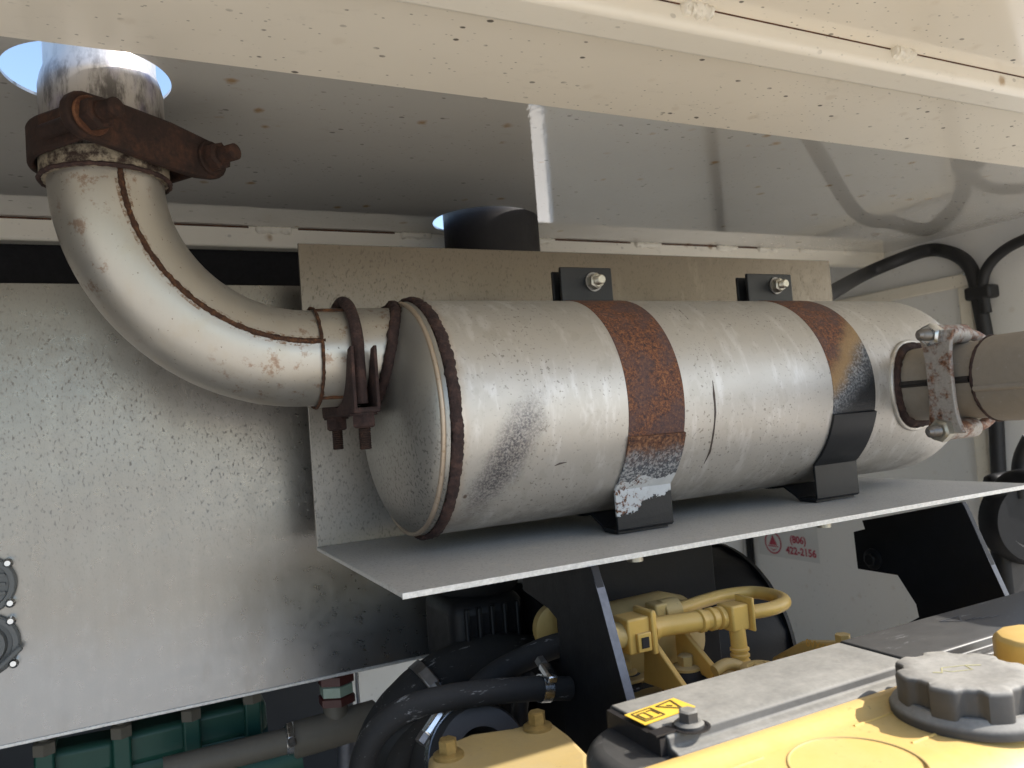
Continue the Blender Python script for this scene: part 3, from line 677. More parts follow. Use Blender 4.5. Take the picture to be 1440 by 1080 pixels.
for k in (-1, 1):
    q = V(UX + .001, MY + k * ur, zb_)
    MB().cyl(q + V(0, 0, -.002), q, .0135, 20).build('washer', 'rust', uc)
    MB().hexa(q + V(0, 0, -.002), (0, 0, -1), .0118, .0125, .3).build('nut', 'rust', uc)
    MB().thread(q + V(0, 0, -.0145), (0, 0, -1), .0062, .021, .0022).build('threaded_end', 'rust_clamp', uc)

# outlet pipe and its clamp
op = thing('outlet_pipe', 'silver outlet pipe leaving the flank of the muffler', 'pipe', (OX, .5, OZc - OR))
MB().lathe((OX, .572, OZc), (0, -1, 0), [(0, OR + .0005), (0, OR + .0035), (.004, OR + .0042), (.30, OR + .0042)], 72).build('tube', 'tan_steel', op, smooth=40)
MB().tube([(OX - (OR + .004) * math.cos(R_(12)), .570 - .03 * k, OZc - (OR + .004) * math.sin(R_(12))) for k in range(9)], .0035, 8).build('seam', 'tan_steel', op, smooth=80)
pts = [(OX + (OR + .003) * math.cos(2 * math.pi * i / 90), .572, OZc + (OR + .003) * math.sin(2 * math.pi * i / 90)) for i in range(90)]
MB().tube(pts, .0022, 8, True, .5, 220).build('rust_edge', 'rust', op)
mb = MB().tube([(OX - OR - .0006, .672 - .0120 * k, OZc + .001) for k in range(9)], .0040, 8, flat=1.0); mb.build('slot', 'soot_and_shade', op)
u2 = thing('u_bolt_clamp', 'speckled grey and rust U-bolt clamp with two bright nuts on the muffler outlet', 'clamp', (OX, .63, OZc - .07))
CY = .606
c0 = V(OX, CY, OZc); ur2 = OR + .0105
mb = MB(); ubolt(mb, c0, V(0, 0, 1), V(1, 0, 0), ur2, .052, .0068); mb.build('u_bolt', 'spotted', u2, smooth=60)
poly = []
xs_ = OX - OR - .012
out = []
for i in range(21):
    z_ = -.062 + .124 * i / 20; w = .0165 + .0085 * (abs(z_) / .062) ** 4; out.append((z_, w))
poly = [(xs_, CY - w, OZc + z_) for z_, w in out] + [(xs_, CY + w, OZc + z_) for z_, w in reversed(out)]
mb = MB().prism(poly, (.006, 0, 0)); mb.build('saddle', 'spotted', u2, .0015)
for k in (-1, 1):
    mb = MB().lathe((xs_, CY, OZc + k * ur2), (1, 0, 0), [(0, .0120), (.055, .0120), (.066, .005)], 20); mb.build('saddle_barrel', 'spotted', u2, .001, smooth=50)
    q = V(xs_, CY, OZc + k * ur2)
    MB().hexa(q, (-1, 0, 0), .0140, .0120, .3 * k).build('nut', 'chrome' if k > 0 else 'bolt', u2)
    MB().thread(q + V(-.0120, 0, 0), (-1, 0, 0), .0072, .014, .0018).lathe(q + V(-.0260, 0, 0), (-1, 0, 0), [(0, .0055), (.004, .003)], 12).build('threaded_end', 'bolt_dark', u2)

# heat shield: one bent sheet
HY = .945; HZ = -.132; HX0 = .187
hs = thing('heat_shield', 'bent galvanised sheet, upright back and flat shelf, carrying the muffler', 'heat shield', (.62, .78, HZ - .004))
ztp = aty(420, 342, HY).z
mb = MB().prism([(HX0, HY, HZ), (1.048, HY, HZ), (1.098, HY, HZ + .05), (1.098, HY, ztp), (HX0, HY, ztp)], (0, .0035, 0)); mb.build('upright', 'shield', hs, .0006)
mb = MB().span((HX0, .6125, HZ - .004), (1.048, HY + .0035, HZ)); sh = mb.build('shelf', 'shelf', hs, .0004)
MB().span((HX0 - .0002, .6112, HZ - .0046), (1.0485, .6126, HZ + .0003)).build('front_edge', 'edge', sh)
for px in (898, 1163):
    q = atz(px, 788 if px < 1000 else 740, HZ - .010); q.y = .628; 
    MB().lathe((q.x, .63, HZ - .0042), (0, 0, -1), [(0, .011), (.002, .011), (.002, .008), (.007, .008)], 12).build('screw_tail', 'bolt', hs)

# ---------------- mounting straps
M['strap_full'] = m_strap('rusted_strap', dict(warp=.05, slope=0, r0=-.5, r1=-.4, s0=-.6, s1=-.5, b0=-.9, b1=-.8))
M['strap_half'] = m_strap('half_burnt_strap', dict(warp=.035, slope=-.9, r0=.180, r1=.215, s0=.150, s1=.185, b0=.115, b1=.168))
def strap(label, fx0, fx1, tabx0, tabx1, band, lower, split_deg):
    xm = (fx0 + fx1) / 2
    t = thing('mounting_strap', label, 'strap', (xm, MY, HZ), 'straps holding the muffler to the shelf')
    r = MR + .0006
    # front upper band, from tab over the top and down the front to the overlap
    up_ = [(MY - .006, MZ + MR + .004)]
    up_ += [ang(a, r) for a in range(94, split_deg + 6, 3)]
    MB().ribbon(up_, fx0, fx1, -.0028).build('upper_band', band, t, .0004)
    # lower saddle bracket: follows the belly, then a box foot on the shelf
    r2 = r + .0030
    lo = [ang(a, r2) for a in range(split_deg, 230, 3)]
    ye, ze = lo[-1]
    lo += [(ye + .000, ze - .006), (ye + .000, HZ + .006), (ye + .003, HZ + .0032), (ye + .006, HZ + .0032), (ye + .030, HZ + .0032)]
    MB().ribbon(lo, fx0 - .0005, fx1 + .0005, -.0032).build('saddle_front', lower, t, .0004)
    rb = [(ye + .006, HZ + .0004), (ye + .033, HZ + .0004), (ye + .040, HZ + .006)] + [ang(a, MR + .0032) for a in range(258, 310, 4)]
    MB().ribbon(rb, fx0 + .003, fx1 - .003, -.0028).build('saddle_foot', 'black', t, .0004)
    # rear band up to the rear tab
    MB().ribbon([ang(a, r) for a in range(-50, 88, 4)], fx0 + .002, fx1 - .002, .0028).build('rear_band', 'black', t)
    # tabs
    zt0 = MZ + MR - .004; zt1 = aty((tabx0 + tabx1) / 2, 377 if tabx0 < 900 else 386, MY - .008).z
    a0 = aty(tabx0, 400, MY - .010).x; a1 = aty(tabx1, 400, MY - .010).x
    MB().span((a0, MY - .012, zt0), (a1, MY - .0075, zt1)).build('front_tab', 'black', t, .0012)
    MB().span((a0 - .001, MY + .006, zt0 - .01), (a1 - .003, MY + .0105, zt1 - .002)).build('rear_tab', 'black', t, .0012)
    bx_ = a0 + (a1 - a0) * .62; bz_ = zt0 + (zt1 - zt0) * .60; q = V(bx_, MY - .012, bz_)
    MB().cyl(q, q + V(0, -.0018, 0), .0118, 24).build('washer', 'bolt_dark', t)
    MB().hexa(q + V(0, -.0018, 0), (0, -1, 0), .0098, .009, .5).build('nut', 'bolt', t)
    MB().thread(q + V(0, -.0108, 0), (0, -1, 0), .0058, .009, .0016).cyl(q, q + V(0, .06, 0), .0055, 12).build('threaded_end', 'bolt', t)
    MB().hexa(q + V(0, .0225, 0), (0, 1, 0), .0105, .009, .2).build('bolt_head', 'black', t)
    return t
s1a, s1b = on_muf(884, 575).x, on_muf(963, 575).x
s2a, s2b = on_muf(1172, 560).x, on_muf(1231, 560).x
strap('fully rusted brown strap with peeling paint on its lower foot, nearer the inlet elbow', s1a, s1b, 788, 860, 'strap_full', 'peel', 197)
strap('half rusted strap fading to black with a clean black lower foot, nearer the outlet', s2a, s2b, 1050, 1112, 'strap_half', 'black', 195)

# ---------------- back galvanised panel and glands
PY = 1.05
pz1 = aty(200, 400, PY).z; pz0 = aty(300, 988, PY).z; px1 = aty(629, 900, PY).x
pn = thing('galvanised_panel', 'large speckled galvanised sheet standing behind the exhaust elbow', 'panel', (0, PY, pz0))
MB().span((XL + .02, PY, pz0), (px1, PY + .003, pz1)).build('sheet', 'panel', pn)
MB().span((XL + .02, PY - .0012, pz0 - .001), (px1 + .0003, PY + .0035, pz0 + .0032)).build('bottom_edge', 'edge', pn, .0008)
for i, (u, v, rr, lab) in enumerate(((-24, 824, .033, 'upper grey round cable gland with slotted face on the galvanised panel'), (-22, 908, .035, 'lower grey round cable gland with open ring on the galvanised panel'))):
    q = aty(u, v, PY)
    gl = thing('cable_gland', lab, 'cable gland', q, 'grey glands on the galvanised panel')
    MB().lathe(q, (0, -1, 0), [(0, rr), (.006, rr), (.008, rr - .002), (.008, rr - .007), (.004, rr - .008), (.004, rr - .013)], 40, caps=False).build('flange', 'gland', gl)
    MB().lathe(q + V(0, -.0005, 0), (0, -1, 0), [(0, rr - .006), (.004, rr - .006), (.004, rr - .012)] + ([(.012, rr - .014), (.012, rr - .019), (.003, rr - .021)] if i else []) + [(.0035, .001)], 40).build('face', 'gland', gl)
    mb = MB()
    if i == 0:
        for k in (-1, 0, 1): mb.box(q + V(.004, -.006, .010 * k), (.036, .004, .003))
        mb.build('slot_bar', 'gland', gl)
    else:
        mb.box(q + V(.018, -.012, -.022), (.05, .006, .006), (V(.75, 0, .66), V(0, 1, 0), V(-.66, 0, .75))); mb.build('lever', 'gland', gl, .002)
    for a in (42, -40, 138, 222):
        b = q + V(math.cos(R_(a)) * (rr + .001), 0, math.sin(R_(a)) * (rr + .001))
        MB().lathe(b, (0, -1, 0), [(0, .0055), (.008, .0055), (.011, .003)], 14).build('screw', 'chrome', gl)

# black vent pipe behind the shield
q0 = aty(629, 335, 1.205).x; q1 = aty(751, 335, 1.205).x; pcx = (q0 + q1) / 2; prd = (q1 - q0) / 2 * .99
vp = MB(); vp.lathe((pcx, 1.205, -.10), (0, 0, 1), [(0, prd), (.75, prd), (.75, prd - .003), (.70, prd - .003)], 56); tag(vp.build('vent_pipe', 'soot_and_shade', smooth=40), 'sooty black vertical pipe passing through the roof behind the heat shield', 'pipe')

# ================================================================== BRACKETS UNDER THE SHELF
def bracket(label, x, poly_px, th, edge):
    pts = [atx(u, v, x) for u, v in poly_px]
    b = thing('support_bracket', label, 'bracket', pts[-1], 'black plates carrying the shelf')
    MB().prism(pts, (th, 0, 0)).build('plate', 'black_matte', b, .0006)
    ep = [atx(u, v, x) for u, v in edge]
    for a, c in zip(ep[:-1], ep[1:]):
        d = (c - a); mb = MB(); n = V(0, -d.z, d.y).normalized(); n = n if n.y < 0 else -n
        mb.prism([a + n * .0004, c + n * .0004, c + n * .0004 + V(th, 0, 0), a + n * .0004 + V(th, 0, 0)], -n * .0008); mb.build('worn_edge', 'worn', b)
bracket('black gusset plate with bright worn edge under the inlet end of the shelf', .363, [(735, 812), (830, 797), (833, 806), (842, 838), (886, 1003), (878, 1060), (800, 1060), (789, 980), (786, 902), (784, 872), (771, 856), (735, 830)], .0085, [(832, 806), (842, 838), (886, 1003)])
bracket('large black notched plate under the outlet end of the shelf', .885, [(1235, 728), (1352, 706), (1356, 712), (1424, 862), (1440, 920), (1225, 925), (1262, 884), (1292, 868), (1288, 850), (1262, 809), (1206, 800), (1200, 748), (1216, 744), (1212, 732)], .008, [(1354, 710), (1424, 862)])

p = atx(1228, 786, .885)
tag(MB().lathe(p, (-1, 0, 0), [(-.002, .014), (.002, .014), (.003, .012)], 24).hexa(p + V(-.002, 0, 0), (-1, 0, 0), .0095, .007, .3).build('plate_bolt', 'black_matte'), 'black bolt head on the ear of the notched plate', 'bolt')
# ================================================================== ENGINE
zs = -.205
eng = thing('engine_top', 'dusty yellow engine rocker cover with black plastic trim strip', 'engine', (.55, .36, -.80))
# yellow cover, profile in (y, z) extruded along x
ZY = -.2185
pf = [(.404, -.30), (.404, -.2175), (.402, -.2155), (.398, -.2142), (.393, -.2142), (.388, -.2155), (.384, -.2175), (.378, ZY), (.325, ZY)]
pf += [(.325 - .05 * math.sin(R_(a)), ZY - .05 + .05 * math.cos(R_(a))) for a in range(8, 91, 8)] + [(.275, -.42), (.404, -.42)]
cx0, cx1 = .262, 1.00
MB().prism([(cx0, a, b) for a, b in pf], (cx1 - cx0, 0, 0)).build('rocker_cover', 'yellow', eng, .006, seg=4)
MB().span((cx0 + .01, .24, -.80), (cx1, .56, -.30)).build('block', 'yellow_dull', eng, .01)
# embossed circle and ribs
ccx, ccy, ccr = .3740, .3430, .0390
pts = [(ccx + (ccr) * math.cos(2 * math.pi * i / 80), ccy - .006 + (ccr) * math.sin(2 * math.pi * i / 80), ZY) for i in range(80)]
MB().tube(pts, .0009, 6, True).build('embossed_ring', 'yellow_dull', eng)
for (u0, v0), (u1, v1) in (((1262, 992), (1188, 1016)), ((1362, 1015), (1280, 1044)), ((1062, 1060), (1000, 1082))):
    a = atz(u0, v0, ZY); b = atz(u1, v1, ZY); a.y = min(a.y, .376); b.y = a.y
    MB().tube([a, b], .0010, 6).build('rib', 'yellow', eng)
# black trim strip
tr = MB()
sx_0 = .292
pfs = [(.4785, -.235), (.4785, -.208), (.4755, -.205), (.414, -.205), (.4105, -.2065), (.4085, -.2125), (.402, -.2135), (.400, -.2155), (.400, -.235)]
a_, b_ = atz(1190, 905, zs).x, .95
MB().prism([(sx_0, y, z) for y, z in pfs], (a_ - sx_0 - .001, 0, 0)).build('trim_strip', 'plastic_dust', eng, .0022, seg=3)
MB().prism([(a_ + .0005, y, z + .0008) for y, z in pfs], (b_ - a_, 0, 0)).build('trim_strip', 'plastic', eng, .0022, seg=3)
# raised pad and end body
pd = [atz(u, v, zs + .0012) for u, v in ((868, 1000), (946, 977), (985, 991), (925, 1041))]
# end body (rounded nose) left of the strip
mb = MB(); n = 14; 
nose = []
for i in range(n + 1):
    a = R_(90 + 90 * i / n); nose.append((.302 + .052 * math.cos(a), .430 + .052 * math.sin(a)))
nose = [(.33, .482)] + nose + [(.250, .398), (.258, .385), (.33, .385)]
mb.prism([(x, y, -.30) for x, y in nose], (0, 0, .082)); mb.build('trim_end', 'plastic', eng, .012, seg=5)
MB().span((.287, .412, -.2205), (.2925, .474, -.207)).build('end_groove', 'soot_and_shade', eng)
# strip bolt; flat dark pieces paint the shade of its recess
bp = atz(972, 1022, zs); 
MB().lathe(bp + V(0, 0, .0002), (0, 0, 1), [(0, .0125), (.0006, .0125), (.0006, .0105), (.0002, .010)], 32).build('recess_shade', 'soot_and_shade', eng)
q = bp + V(.0, .002, 0)
MB().lathe(q, (0, 0, 1), [(0, .0098), (.002, .0098), (.0035, .0078)], 28).hexa(q + V(0, 0, .0035), (0, 0, 1), .0068, .0072, .4).build('cover_bolt', 'plastic_dust', eng)
MB().box(bp + V(-.020, .004, .0006), (.016, .009, .0012)).build('pocket_shade', 'soot_and_shade', eng)
# warning label
wl4 = [atz(u, v, zs + .0006) for u, v in ((878, 1006), (947, 982), (978, 994), (907, 1020))]
lab = MB().prism(wl4, (0, 0, .0004)); lo_ = lab.build('warning_label', 'label_yellow'); tag(lo_, 'yellow warning label with triangle and picture box on the trim strip', 'label')
def lp(s, t): return wl4[0].lerp(wl4[1], s).lerp(wl4[3].lerp(wl4[2], s), t) + V(0, 0, .0007)
def stroke(mb, pts, w):
    for a, b in zip(pts[:-1], pts[1:]):
        d = (b - a).normalized(); nn = V(-d.y, d.x, 0) * w / 2; mb.prism([a - nn, b - nn, b + nn, a + nn], (0, 0, .0002))
mb = MB(); stroke(mb, [lp(.55, .20), lp(.88, .12), lp(.80, .85), lp(.55, .20)], .0012); stroke(mb, [lp(.70, .35), lp(.76, .5)], .0012)
stroke(mb, [lp(.08, .15), lp(.45, .15), lp(.45, .85), lp(.08, .85), lp(.08, .15)], .0009); stroke(mb, [lp(.13, .3), lp(.26, .3), lp(.26, .75), lp(.13, .75), lp(.13, .3)], .0009); stroke(mb, [lp(.31, .3), lp(.41, .3), lp(.41, .7)], .0009)
mb.build('label_print', 'label_black', lo_)
# embossed triangle on the far strip
tri = [atz(u, v, zs + .0012) for u, v in ((1322, 874), (1352, 873), (1348, 866))]
mb = MB(); stroke(mb, [tri[0], tri[1], tri[2], tri[0]], .0012); 
for u in (1358, 1368, 1378, 1392): a = atz(u, 872 - (u - 1358) * .1, zs + .0012); stroke(mb, [a, a + V(.012, 0, 0)], .0012)
mb.build('embossed_warning', 'worn', eng)

# oil filler cap
oc = V(.4930, .3470, -.2185)
oil = thing('oil_filler_cap', 'scuffed black oil filler cap with scalloped grip on the yellow cover', 'cap', oc)
MB().lathe(oc, (0, 0, 1), [(0, .0475), (.004, .0480), (.007, .0462), (.009, .0425), (.011, .0410)], 72).build('flange', 'cap_plastic', oil, smooth=40)
n = 120; lobes = 8; out = []
for i in range(n):
    a = 2 * math.pi * i / n; k = math.cos(lobes * a + .9); w_ = max(0, min(1, (k + .25) * 1.0)); r = .0434 - .0054 * (w_ * w_ * (3 - 2 * w_)); out.append((math.cos(a) * r, math.sin(a) * r))
vs = []; lev = [(.008, .985), (.025, 1.0), (.0275, .985), (.0285, .95), (.0285, .80), (.0280, .72), (.0280, .01)]
for z, k in lev:
    for i_, (x, y) in enumerate(out):
        a = 2 * math.pi * i_ / n; vs.append(oc + (V(x * k, y * k, z) if k > .9 else V(math.cos(a) * .0355 * k, math.sin(a) * .0355 * k, z)))
fs = [(j * n + i, j * n + (i + 1) % n, (j + 1) * n + (i + 1) % n, (j + 1) * n + i) for j in range(len(lev) - 1) for i in range(n)] + [tuple((len(lev) - 1) * n + i for i in range(n))]
MB().add(vs, fs).build('grip', 'cap_plastic', oil, smooth=45)
mb = MB(); oz_ = oc + V(0, 0, .0281)
stroke(mb, [oz_ + V(*p, 0) for p in ((-.014, .006), (-.006, .012), (.010, .006), (.006, -.002), (-.008, .0035), (-.010, .008))], .0008); stroke(mb, [oz_ + V(.010, .006, 0), oz_ + V(.018, .000, 0)], .0014); stroke(mb, [oz_ + V(-.014, .006, 0), oz_ + V(-.018, .010, 0)], .0014); mb.build('oil_can_symbol', 'symbol', oil)
# yellow filler cap further along
yc = V(.606, .362, -.2250)
yl_ = thing('filler_cap', 'smooth round yellow cap behind the scalloped black cap', 'cap', yc)
MB().lathe(yc, (0, 0, 1), [(0, .0300), (.008, .0315), (.029, .0315), (.033, .0300), (.0345, .027), (.035, .001)], 12).build('body', 'yellow', yl_, .002, smooth=30)
MB().span((yc.x - .0262, yc.y - .0165, yc.z + .010), (yc.x - .0235, yc.y - .0140, yc.z + .026)).build('slot', 'soot_and_shade', yl_)

# ---------------- fuel parts behind the strip
zf_ = -.215
fp = thing('fuel_housing', 'yellow cast fuel housing with ribs, bolts and rubber mounts behind the trim strip', 'housing', (.47, .66, -.34))
mb = MB()
hd = [atx(u, v, .40) for u, v in ()]
# rounded casting
mb.lathe((.43, .730, -.252), (1, .02, 0), [(0, .001), (.004, .030), (.02, .045), (.10, .046), (.125, .038), (.140, .02), (.142, .001)], 40); mb.build('casting', 'yellow_dull', fp, smooth=60)
MB().span((.405, .600, -.38), (.62, .72, -.300)).build('base_block', 'yellow_dull', fp, .008)
# two diagonal gusset blades
for px in (((905, 905), (915, 900), (962, 968), (948, 975), (905, 960)), ((948, 886), (957, 884), (1006, 944), (1000, 957), (952, 930))):
    x = atz(px[0][0], px[0][1], -.235).x
    pts = [atx(u, v, x) for u, v in px]
    MB().prism(pts, (.006, 0, 0)).build('gusset', 'yellow', fp, .0012)
# small standing bracket with foot and bolt
q = atz(897, 945, -.275)
MB().span((q.x - .020, q.y - .003, q.z), (q.x + .020, q.y + .002, q.z + .040)).span((q.x - .026, q.y - .022, q.z - .003), (q.x + .024, q.y + .002, q.z + .001)).build('standing_bracket', 'yellow_dull', fp, .0015)
def hexbolt(parent, p, r, h, mat, wr, name='bolt'):
    MB().lathe(p, (0, 0, 1), [(0, wr), (.0025, wr), (.004, wr * .8)], 24).hexa(p + V(0, 0, .0035), (0, 0, 1), r, h, random.random()).build(name, mat, parent)
hexbolt(fp, atz(880, 946, -.270), .0075, .010, 'yellow_dull', .012)
q = atz(965, 940, -.268)
MB().lathe(q + V(0, 0, -.016), (0, 0, 1), [(0, .0215), (.008, .0215), (.014, .016), (.016, .015)], 36).build('rubber_mount', 'rubber', fp, smooth=50)
MB().lathe(q + V(0, 0, -.026), (0, 0, 1), [(0, .0265), (.008, .0265), (.010, .024)], 36).build('mount_seat', 'yellow', fp, smooth=40)
hexbolt(fp, q + V(0, 0, 0), .0085, .011, 'yellow_dull', .0155)
hexbolt(fp, atz(943, 962, -.272), .005, .004, 'yellow_dull', .008)
MB().lathe(atz(884, 968, -.290), (0, 0, 1), [(0, .014), (.016, .014), (.018, .012)], 28).build('rubber_mount', 'rubber', fp, smooth=50)
q = atz(1069, 938, -.255)
MB().lathe(q + V(0, 0, -.03), (0, 0, 1), [(0, .019), (.03, .019), (.0315, .017), (.0315, .012), (.026, .011), (.026, .001)], 32).build('socket_nut', 'yellow_dull', fp, smooth=40)
hexbolt(fp, q + V(0, 0, -.008), .007, .008, 'yellow_dull', .009)

# fuel lines
def fz(u, v, z=zf_): return atz(u, v, z)
fl = thing('fuel_line', 'yellow looped fuel hose with clip and quick connectors behind the trim strip', 'hose', fz(1000, 870) - V(0, 0, .01))
loop = [fz(*q) for q in ((905, 886), (935, 880), (970, 875), (1010, 869), (1050, 862), (1080, 857), (1098, 851), (1103, 846), (1098, 841), (1082, 836), (1055, 833), (1020, 837), (990, 845), (960, 855), (935, 861), (915, 866))]
MB().tube(smooth_path(loop, 6), .0072, 16).build('hose', 'yellow', fl, smooth=70)
MB().tube(smooth_path([fz(905, 886), fz(935, 880), fz(970, 875), fz(1008, 869)], 6), .0102, 18).build('sleeve', 'yellow', fl, smooth=50)
for u, v in ((985, 873), (1000, 870.5), (1012, 868.5), (918, 884), (908, 886)):
    a = fz(u, v); MB().tube([a + V(-.0035, 0, 0), a + V(-.0025, 0, 0), a + V(.0025, 0, 0), a + V(.0035, 0, 0)], [.0098, .0116, .0116, .0098], 18).build('ridge', 'yellow', fl, smooth=40)
a = fz(1031, 866); MB().box(a, (.022, .024, .026)).build('clip', 'yellow', fl, .002)
MB().box(a + V(.013, -.004, .002), (.003, .026, .034)).build('clip', 'yellow', fl, .0015)
dn = [a + V(0, -.004, -.008), a + V(-.0005, -.006, -.045), a + V(0, -.006, -.09)]
MB().tube(dn, .0082, 16).build('drop_hose', 'yellow', fl, smooth=60)
for k in range(4): b = a + V(-.0003, -.0055, -.030 - .006 * k); MB().lathe(b, (0, 0, -1), [(0, .008), (.001, .0098), (.003, .0098), (.004, .008)], 18).build('ridge', 'yellow', fl, smooth=40)
a = fz(888, 890); MB().box(a + V(0, 0, 0), (.026, .028, .034)).build('connector', 'yellow', fl, .002)
MB().box(a + V(.0155, -.002, .001), (.006, .032, .042)).build('connector', 'yellow', fl, .0018)
MB().box(a + V(.003, -.0155, -.006), (.016, .005, .018)).build('latch', 'yellow', fl, .001)
MB().box(a + V(.003, -.0185, -.006), (.008, .0015, .010)).build('latch', 'soot_and_shade', fl)
MB().cyl(a + V(-.05, .002, 0), a + V(-.010, 0, 0), .0125, 24).build('pipe_end', 'yellow_dull', fl, .002)
MB().box(a + V(-.034, -.004, -.004), (.016, .03, .036)).build('connector', 'yellow_dull', fl, .002)
a = fz(928, 862); MB().cyl(a, a + V(.022, .001, .0), .0135, 24, ch=.001).build('connector', 'yellow_dull', fl); MB().box(a + V(-.004, 0, .004), (.016, .02, .016)).build('connector', 'yellow_dull', fl, .002)
# wire loom beside the mount
tag(MB().tube(smooth_path([atz(1005, 944, -.262), atz(1022, 934, -.258), atz(1040, 937, -.262), atz(1058, 950, -.27), atz(1075, 965, -.28)], 6), .006, 12).build('wire_loom', 'yellow_dull'), 'thin tan wire loom curling beside the rubber mount', 'cable')
# cast yellow arm with raised text
q0 = atz(1110, 915, -.235); ya = atx(1126, 902, .66); yb = atx(1192, 904, .66)
arm = thing('cast_arm', 'yellow cast arm with raised lettering showing above the trim strip', 'bracket', (.66, .64, -.30))
pts = [atx(u, v, .62) for u, v in ((1085, 925), (1126, 902), (1190, 904), (1190, 935), (1085, 960))]
MB().prism(pts, (.012, 0, 0)).build('plate', 'yellow_dull', arm, .002)
mid = atx(1150, 913, .6195); mb = MB(); text_mesh(mb, '0VX41', .011, mid, (0, -1, 0), (0, 0, 1), .0003); mb.build('raised_lettering', 'yellow', arm)
bq = atx(1186, 906, .62); MB().cyl(bq + V(0, 0, -.004), bq + V(0, 0, .010), .0075, 6).build('stud_nut', 'yellow_dull', arm)

# black air drum and flat panel
dr = thing('air_drum', 'large black faceted drum lying below the shelf behind the fuel hose', 'drum', (.67, .955, -.50))
MB().lathe((.45, .955, -.36), (1, 0, 0), [(0, .145), (.352, .145)], 16, rot=.1).build('drum_body', 'black_matte', dr, .002)
MB().lathe((.797, .955, -.36), (1, 0, 0), [(0, .1455), (.0, .149), (.006, .149), (.006, .1455)], 48).build('rim', 'black_matte', dr)
pl = MB().span((.43, .80, -.40), (aty(1004, 800, .80).x, .806, HZ - .0045)); tag(pl.build('flat_panel', 'black_matte', bevel=.001), 'flat black sheet standing below the shelf between gusset plate and drum', 'panel')
MB_ab = thing('air_box', 'black ribbed box below the shelf behind the gusset plate', 'box', (.40, .93, -.60))
MB().span((aty(640, 900, .90).x, .90, -.60), (aty(742, 850, .90).x, 1.02, aty(690, 838, .90).z)).build('body', 'black_matte', MB_ab, .02, seg=4)
for k in range(5):
    x = aty(655 + 18 * k, 900, .90).x; MB().span((x, .895, -.55), (x + .006, .902, aty(690, 850, .90).z)).build('rib', 'black_matte', MB_ab, .002)
ks = aty(695, 824, .90); MB().lathe((ks.x, .955, ks.z - .012), (0, 0, 1), [(0, .05), (.014, .058), (.03, .058)], 48).build('knurled_ring', 'black_matte', MB_ab, smooth=40)
for i in range(40):
    a = 2 * math.pi * i / 40
    if math.sin(a) < .2: MB().box((ks.x + .0585 * math.cos(a), .955 + .0585 * math.sin(a), ks.z + .010), (.003, .003, .014)).build('knurl', 'worn', MB_ab)
q = aty(778, 880, .83); MB().lathe(q, (0, -1, 0), [(0, .028), (.01, .028), (.012, .024)], 32).build('yellow_boss', 'yellow_dull', fp)

# ---------------- hoses on the left
def hose(name, label, pts, r, mat='rubber', cat='hose', **k):
    mb = MB().tube(smooth_path(pts, 8), r, 24, wob=.03, wsc=40); return tag(mb.build(name, mat, smooth=70, **k), label, cat)
HA = [aty(*q) for q in ((800, 968, .66), (765, 968, .66), (725, 970, .66), (680, 974, .66), (630, 981, .66), (580, 994, .665), (545, 1015, .67), (520, 1045, .675), (508, 1085, .68), (505, 1150, .68))]
hose('coolant_hose', 'scuffed black rubber hose arching in front, with steel clamp at its end', HA, .0112)
HB = [aty(*q) for q in ((800, 903, .74), (765, 914, .74), (730, 930, .74), (695, 950, .74), (655, 985, .74), (610, 1018, .74), (575, 1050, .74), (555, 1090, .74), (550, 1150, .74))]
hose('coolant_hose', 'dusty black rubber hose slanting down behind the clamped hose', HB, .0128)
HC = [aty(*q) for q in ((745, 935, .90), (700, 932, .90), (655, 945, .90), (615, 965, .90), (575, 1000, .90), (545, 1050, .90), (530, 1120, .90))]
hose('intake_hose', 'wide charcoal intake hose bending behind the coolant hoses', HC, .037)
ring = aty(662, 944, .90); 
def wormclamp(label, c, axis, r, w, screw_dir, mat='chrome', grp=None):
    u, v, a = frame(axis); cl = thing('hose_clamp', label, 'hose clamp', c, grp)
    n = 56; vs = [c + a * (w * (k - .5)) + (u * math.cos(2 * math.pi * i / n) + v * math.sin(2 * math.pi * i / n)) * rr for (k, rr) in ((0, r), (0, r + .0012), (1, r + .0012), (1, r)) for i in range(n)]
    MB().add(vs, [(j * n + i, j * n + (i + 1) % n, ((j + 1) % 4) * n + (i + 1) % n, ((j + 1) % 4) * n + i) for j in range(4) for i in range(n)]).build('band', mat, cl)
    d = V(screw_dir).normalized(); d = (d - a * d.dot(a)).normalized(); t = a.cross(d)
    MB().box(c + d * (r + .005), (.024, w * 1.05, .008), (t, a, d)).build('screw_housing', mat, cl, .002)
    MB().cyl(c + d * (r + .005) + t * .011, c + d * (r + .005) + t * .020, .0055, 6).build('screw', 'bolt_dark', cl)
    return cl
wormclamp('bright worm clamp round the end of the scuffed coolant hose', aty(765, 968, .66), aty(745, 969, .66) - aty(785, 968, .66), .0116, .010, (-.4, -.3, .9))
wormclamp('dull grey worm clamp round the wide intake hose', aty(608, 970, .90), HC[3] - HC[4], .0375, .014, (-.45, -.75, .55), 'bolt_dark')
